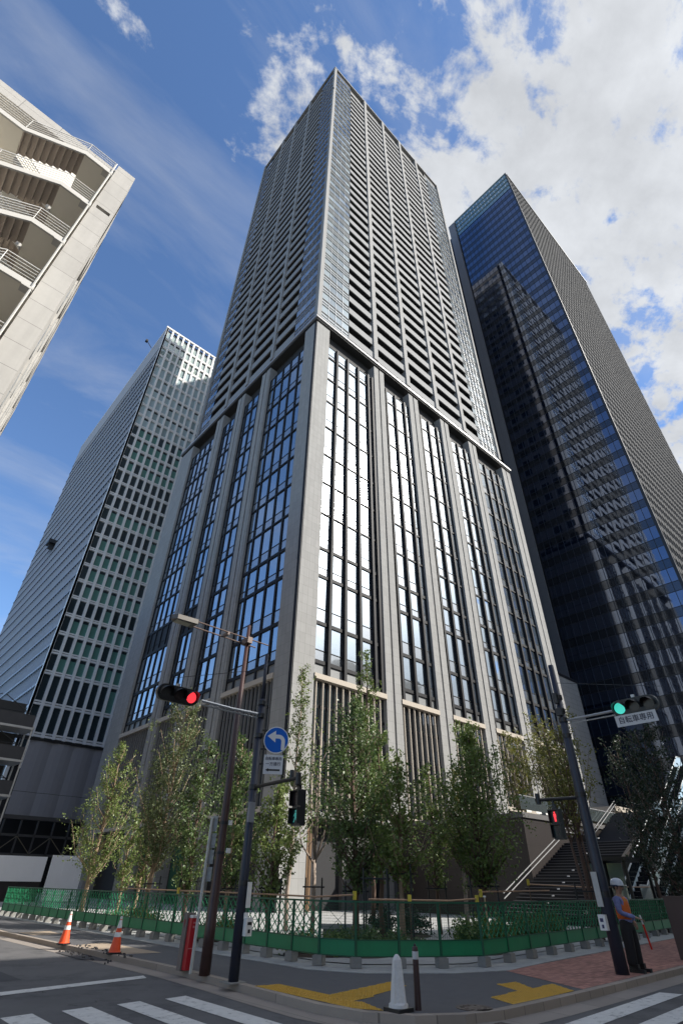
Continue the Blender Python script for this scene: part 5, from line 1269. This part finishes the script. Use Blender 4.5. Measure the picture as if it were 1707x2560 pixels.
shrub('green bush behind the right corner of the fence', 16.3, 11.9, .9, .7, .85, 'mid', 3000, 45)
shrub('tall thin green bush beside the bamboo stake', 17.7, 12.3, .8, .6, .95, 'mid', 2600, 46)
shrub('green bush behind the right run of fence before the stair', 21.2, 13.6, 1.0, .8, .85, 'dark', 3000, 47)
shrub('dark bush behind the fence left of the right navy pole', 23.8, 14.0, 1.2, .8, .95, 'dark', 3000, 48)
shrub('leafy bush behind the left run of fence near the red post', 12.0, 19.5, .8, 1.6, .7, 'mid', 2800, 49)
shrub('leafy bush behind the far left run of fence', 12.0, 26.5, .8, 2.4, .8, 'light', 2800, 50)
ps = thing('bamboo_stake', (16.2, 11.35, 0), 'pale bamboo stake standing before the corner bush', 'stake', local=True); part(ps, 'cane', MB().tube([(0, 0, 0), (0, 0, 1.35)], .022, 6), pm('bamboo_cane', (0.42, 0.33, 0.18), 0.6)); part(ps, 'tip', MB().box(-.03, .03, -.03, .03, 1.35, 1.39), m_white)
bn = thing('stone_bench', (15.9, 17.2, 0), 'pale grey stone bench block behind the fence', 'bench', local=True); part(bn, 'seat', MB().box(-.9, .9, -.3, .3, .34, .46), m_strip); part(bn, 'plinth', MB().box(-.8, .8, -.22, .22, 0, .34), m_conc); bn.rotation_euler = (0, 0, -.6)

# ================================================================== the person
def skin(name, chains, mat, parent, sub=2):
    """chains: lists of (x,y,z,r); equal first points are merged"""
    vs = []; rs = []; es = []; key = {}
    def vid(p):
        k = tuple(round(c, 4) for c in p[:3])
        if k not in key: key[k] = len(vs); vs.append(p[:3]); rs.append(p[3] if len(p) == 4 else (p[3], p[4]))
        return key[k]
    for c in chains:
        ids = [vid(p) for p in c]
        for i in range(len(ids)-1): es.append((ids[i], ids[i+1]))
    me = bpy.data.meshes.new(name); me.from_pydata(vs, es, []); me.update()
    o = bpy.data.objects.new(name, me); COL.objects.link(o)
    md = o.modifiers.new('s', 'SKIN'); md.use_smooth_shade = True
    for i, v in enumerate(me.skin_vertices[0].data):
        r = rs[i]; v.radius = (r, r) if not isinstance(r, tuple) else r
        v.use_root = (i == 0)
    sb = o.modifiers.new('u', 'SUBSURF'); sb.levels = sub; sb.render_levels = sub
    dg = bpy.context.evaluated_depsgraph_get(); m2 = bpy.data.meshes.new_from_object(o.evaluated_get(dg)); bpy.data.objects.remove(o)
    m2.materials.clear(); m2.materials.append(mat); m2.polygons.foreach_set('use_smooth', [True]*len(m2.polygons))
    o = bpy.data.objects.new(name, m2); COL.objects.link(o); o.parent = parent; return o
pr = thing('person', (16.31, 7.29, 0), 'person in white helmet and orange vest over a mottled blue shirt, holding a red baton', 'person', local=True)
pr.rotation_euler = (0, 0, math.radians(2)); pr.scale = (1.22, 1.22, 1.0)
m_skin = pm('skin', (0.34, 0.20, 0.14), 0.55); m_shirt = pm('mottled_blue_shirt', (0.17, 0.20, 0.40), 0.75, var=0.7, vscale=16); m_tro = pm('black_trousers', (0.010, 0.010, 0.013), 0.8); m_vest = pm('orange_vest', (0.62, 0.13, 0.02), 0.55, var=0.12, vscale=12)
# local: faces -Y, right hand at -X
pel = (0, 0, .96, .13, .10)
HR = (-.06, -.27, 1.03); HL = (.20, -.10, .92)
def hand(root, d, r):
    d = Vector(d).normalized(); s_ = d.cross(Vector((0, 0, 1))).normalized(); n__ = s_.cross(d); R_ = Vector(root); out = []
    for k in range(4):
        b = R_+s_*(.024-.016*k); p1 = b+d*.085; p2 = p1+d*.028-n__*.012; p3 = p2+d*.012-n__*.026
        out.append([(*R_, .026), (*(b+d*.05), .013), (*p1, .0105), (*p2, .009), (*p3, .008)])
    t0 = R_+d*.015+s_*.03; out.append([(*R_, .026), (*t0, .013), (*(t0+d*.03-n__*.01+s_*.008), .010), (*(t0+d*.05-n__*.02), .009)])
    return out
body = [[pel, (0, 0, 1.10, .12, .09), (0, 0, 1.28, .15, .10), (0, 0, 1.42, .11, .08), (0, .005, 1.49, .055), (0, -.005, 1.56, .058), (0, -.012, 1.63, .082, .095), (0, -.008, 1.70, .075, .09), (0, 0, 1.745, .04)],
        [(0, 0, 1.42, .11, .08), (-.185, .01, 1.40, .055), (-.235, -.02, 1.13, .042), (*HR, .028)], [(0, 0, 1.42, .11, .08), (.185, .01, 1.40, .055), (.255, .02, 1.14, .042), (*HL, .028)],
        [pel, (-.10, 0, .88, .088), (-.13, -.01, .50, .058), (-.145, .02, .10, .040), (-.15, -.08, .04, .035)], [pel, (.10, 0, .88, .088), (.13, -.01, .50, .058), (.145, .02, .10, .040), (.15, -.08, .04, .035)]]
body += hand(HR, (.25, -.5, -.15), 1) + hand(HL, (-.1, -.25, -1), 1)
skin('body', body, m_skin, pr)
skin('shirt', [[(0, 0, .88, .17, .135), (0, 0, 1.00, .165, .13), (0, 0, 1.12, .155, .12), (0, 0, 1.28, .180, .126), (0, 0, 1.42, .13, .095), (0, .005, 1.475, .068)], [(0, 0, 1.42, .13, .095), (-.185, .01, 1.40, .075), (-.235, -.02, 1.13, .060), (-.08, -.25, 1.04, .044)], [(0, 0, 1.42, .13, .095), (.185, .01, 1.40, .075), (.255, .02, 1.14, .060), (.205, -.09, .95, .045)]], m_shirt, pr)
skin('trousers', [[(0, 0, 1.12, .135, .105), (0, 0, 1.03, .145, .115), (0, 0, .95, .15, .12), (-.10, 0, .84, .120), (-.13, -.01, .50, .105), (-.145, .015, .09, .100)], [(0, 0, .95, .15, .12), (.10, 0, .84, .120), (.13, -.01, .50, .105), (.145, .015, .09, .100)]], m_tro, pr)
skin('vest', [[(0, 0, .92, .180, .150), (0, 0, 1.10, .178, .145), (0, 0, 1.28, .200, .150), (0, 0, 1.40, .170, .122), (0, .004, 1.46, .12, .095)]], m_vest, pr)
mb = MB()
for s in (-1, 1): mb.prism([(s*.05, 1.12), (s*.085, 1.12), (s*.075, 1.40), (s*.045, 1.40)] if s > 0 else [(s*.085, 1.12), (s*.05, 1.12), (s*.045, 1.40), (s*.075, 1.40)], .030, 'y', -.112)
part(pr, 'reflective_stripe', mb, pm('stripe_yellow', (0.55, 0.42, 0.06), 0.4))
for s in (-1, 1): part(pr, 'boot', MB().box(s*.15-.05, s*.15+.05, -.20, .085, 0, .07).box(s*.15-.045, s*.15+.045, -.10, .08, .07, .16), m_blk)
hm_ = MB(); hm_.lathe([(.128, 1.675), (.130, 1.71), (.120, 1.77), (.092, 1.815), (.045, 1.838), (.005, 1.842)], 0, -.005, 18)
o = part(pr, 'helmet', hm_, pm('helmet_white', (0.50, 0.54, 0.60), 0.3, var=0.35, vscale=14), smooth=True)
part(pr, 'helmet_brim', MB().prism([(-.12, -.06), (-.09, -.17), (0, -.205), (.09, -.17), (.12, -.06)], .012, 'z', 1.68), m_white); part(pr, 'helmet_band', MB().lathe([(.132, 1.665), (.1335, 1.69)], 0, -.005, 18), pm('helmet_blue', (0.02, 0.04, 0.10), 0.4))
mb = MB()
for s in (-1, 1): mb.ico((s*.032, -.098, 1.655), (.014, .008, .008), 1)
part(pr, 'eye', mb, m_blk)
part(pr, 'nose', MB().ico((0, -.112, 1.625), (.014, .02, .024), 2), m_skin, smooth=True); part(pr, 'mouth', MB().ico((0, -.098, 1.585), (.026, .008, .006), 1), pm('lips', (0.25, 0.09, 0.08), 0.5))
mb = MB()
for s in (-1, 1): mb.ico((s*.088, 0, 1.635), (.012, .022, .034), 2)
part(pr, 'ear', mb, m_skin, smooth=True); part(pr, 'hair', MB().lathe([(.075, 1.60), (.092, 1.66), (.092, 1.70)], 0, .018, 14), m_blk)
bt = thing('baton', (16.31, 7.29, 0), 'red signal baton held low in front by the person in the orange vest', 'baton', local=True); bt.rotation_euler = pr.rotation_euler; bt.scale = pr.scale
h0 = Vector((-.015, -.325, 1.01)); dr = Vector((.30, .02, -1.0)).normalized()
part(bt, 'grip', MB().tube([tuple(h0-dr*.08), tuple(h0+dr*.10)], .017, 8), m_white); part(bt, 'tube', MB().tube([tuple(h0+dr*.10), tuple(h0+dr*.60)], [.02, .018], 8), pm('baton_red', (0.65, 0.03, 0.015), 0.35))

# worn patches and cracks on the road, drain at the kerb
pt = MB(); rq = random.Random(9)
for (x0, y0, x1, y1) in ((2.2, 15.2, 4.8, 17.9), (11.2, 2.2, 14.4, 3.0)):
    pt.quad((x0, y0, -.1165), (x1, y0+.1, -.1165), (x1-.05, y1, -.1165), (x0+.1, y1-.1, -.1165))
struct('road_patch', pt, pm('newer_asphalt', (0.052, 0.052, 0.056), 0.85, var=0.2, vscale=4))
pt = MB()
for k in range(9):
    x = rq.uniform(-1, 6); y = rq.uniform(8, 20)
    for q in range(14):
        x2 = x+rq.uniform(-.05, .22); y2 = y+rq.uniform(-.16, .16); d_ = Vector((y-y2, x2-x)).normalized()*.006
        pt.quad((x-d_.x, y-d_.y, -.1148), (x+d_.x, y+d_.y, -.1148), (x2+d_.x, y2+d_.y, -.1148), (x2-d_.x, y2-d_.y, -.1148)); x, y = x2, y2
struct('road_cracks', pt, pm('crack_dark', (0.02, 0.02, 0.02), 0.9))
t = thing('drain_grate', (9.15, 6.42, -.11), 'small rusty drain grate in the gutter in front of the brown bollard', 'drain', local=True)
part(t, 'frame', MB().box(-.26, .26, -.15, .15, 0, .006), m_conc)
for k in range(9): part(t, 'bar', MB().box(-.22+k*.05, -.19+k*.05, -.12, .12, .006, .012), mhm)
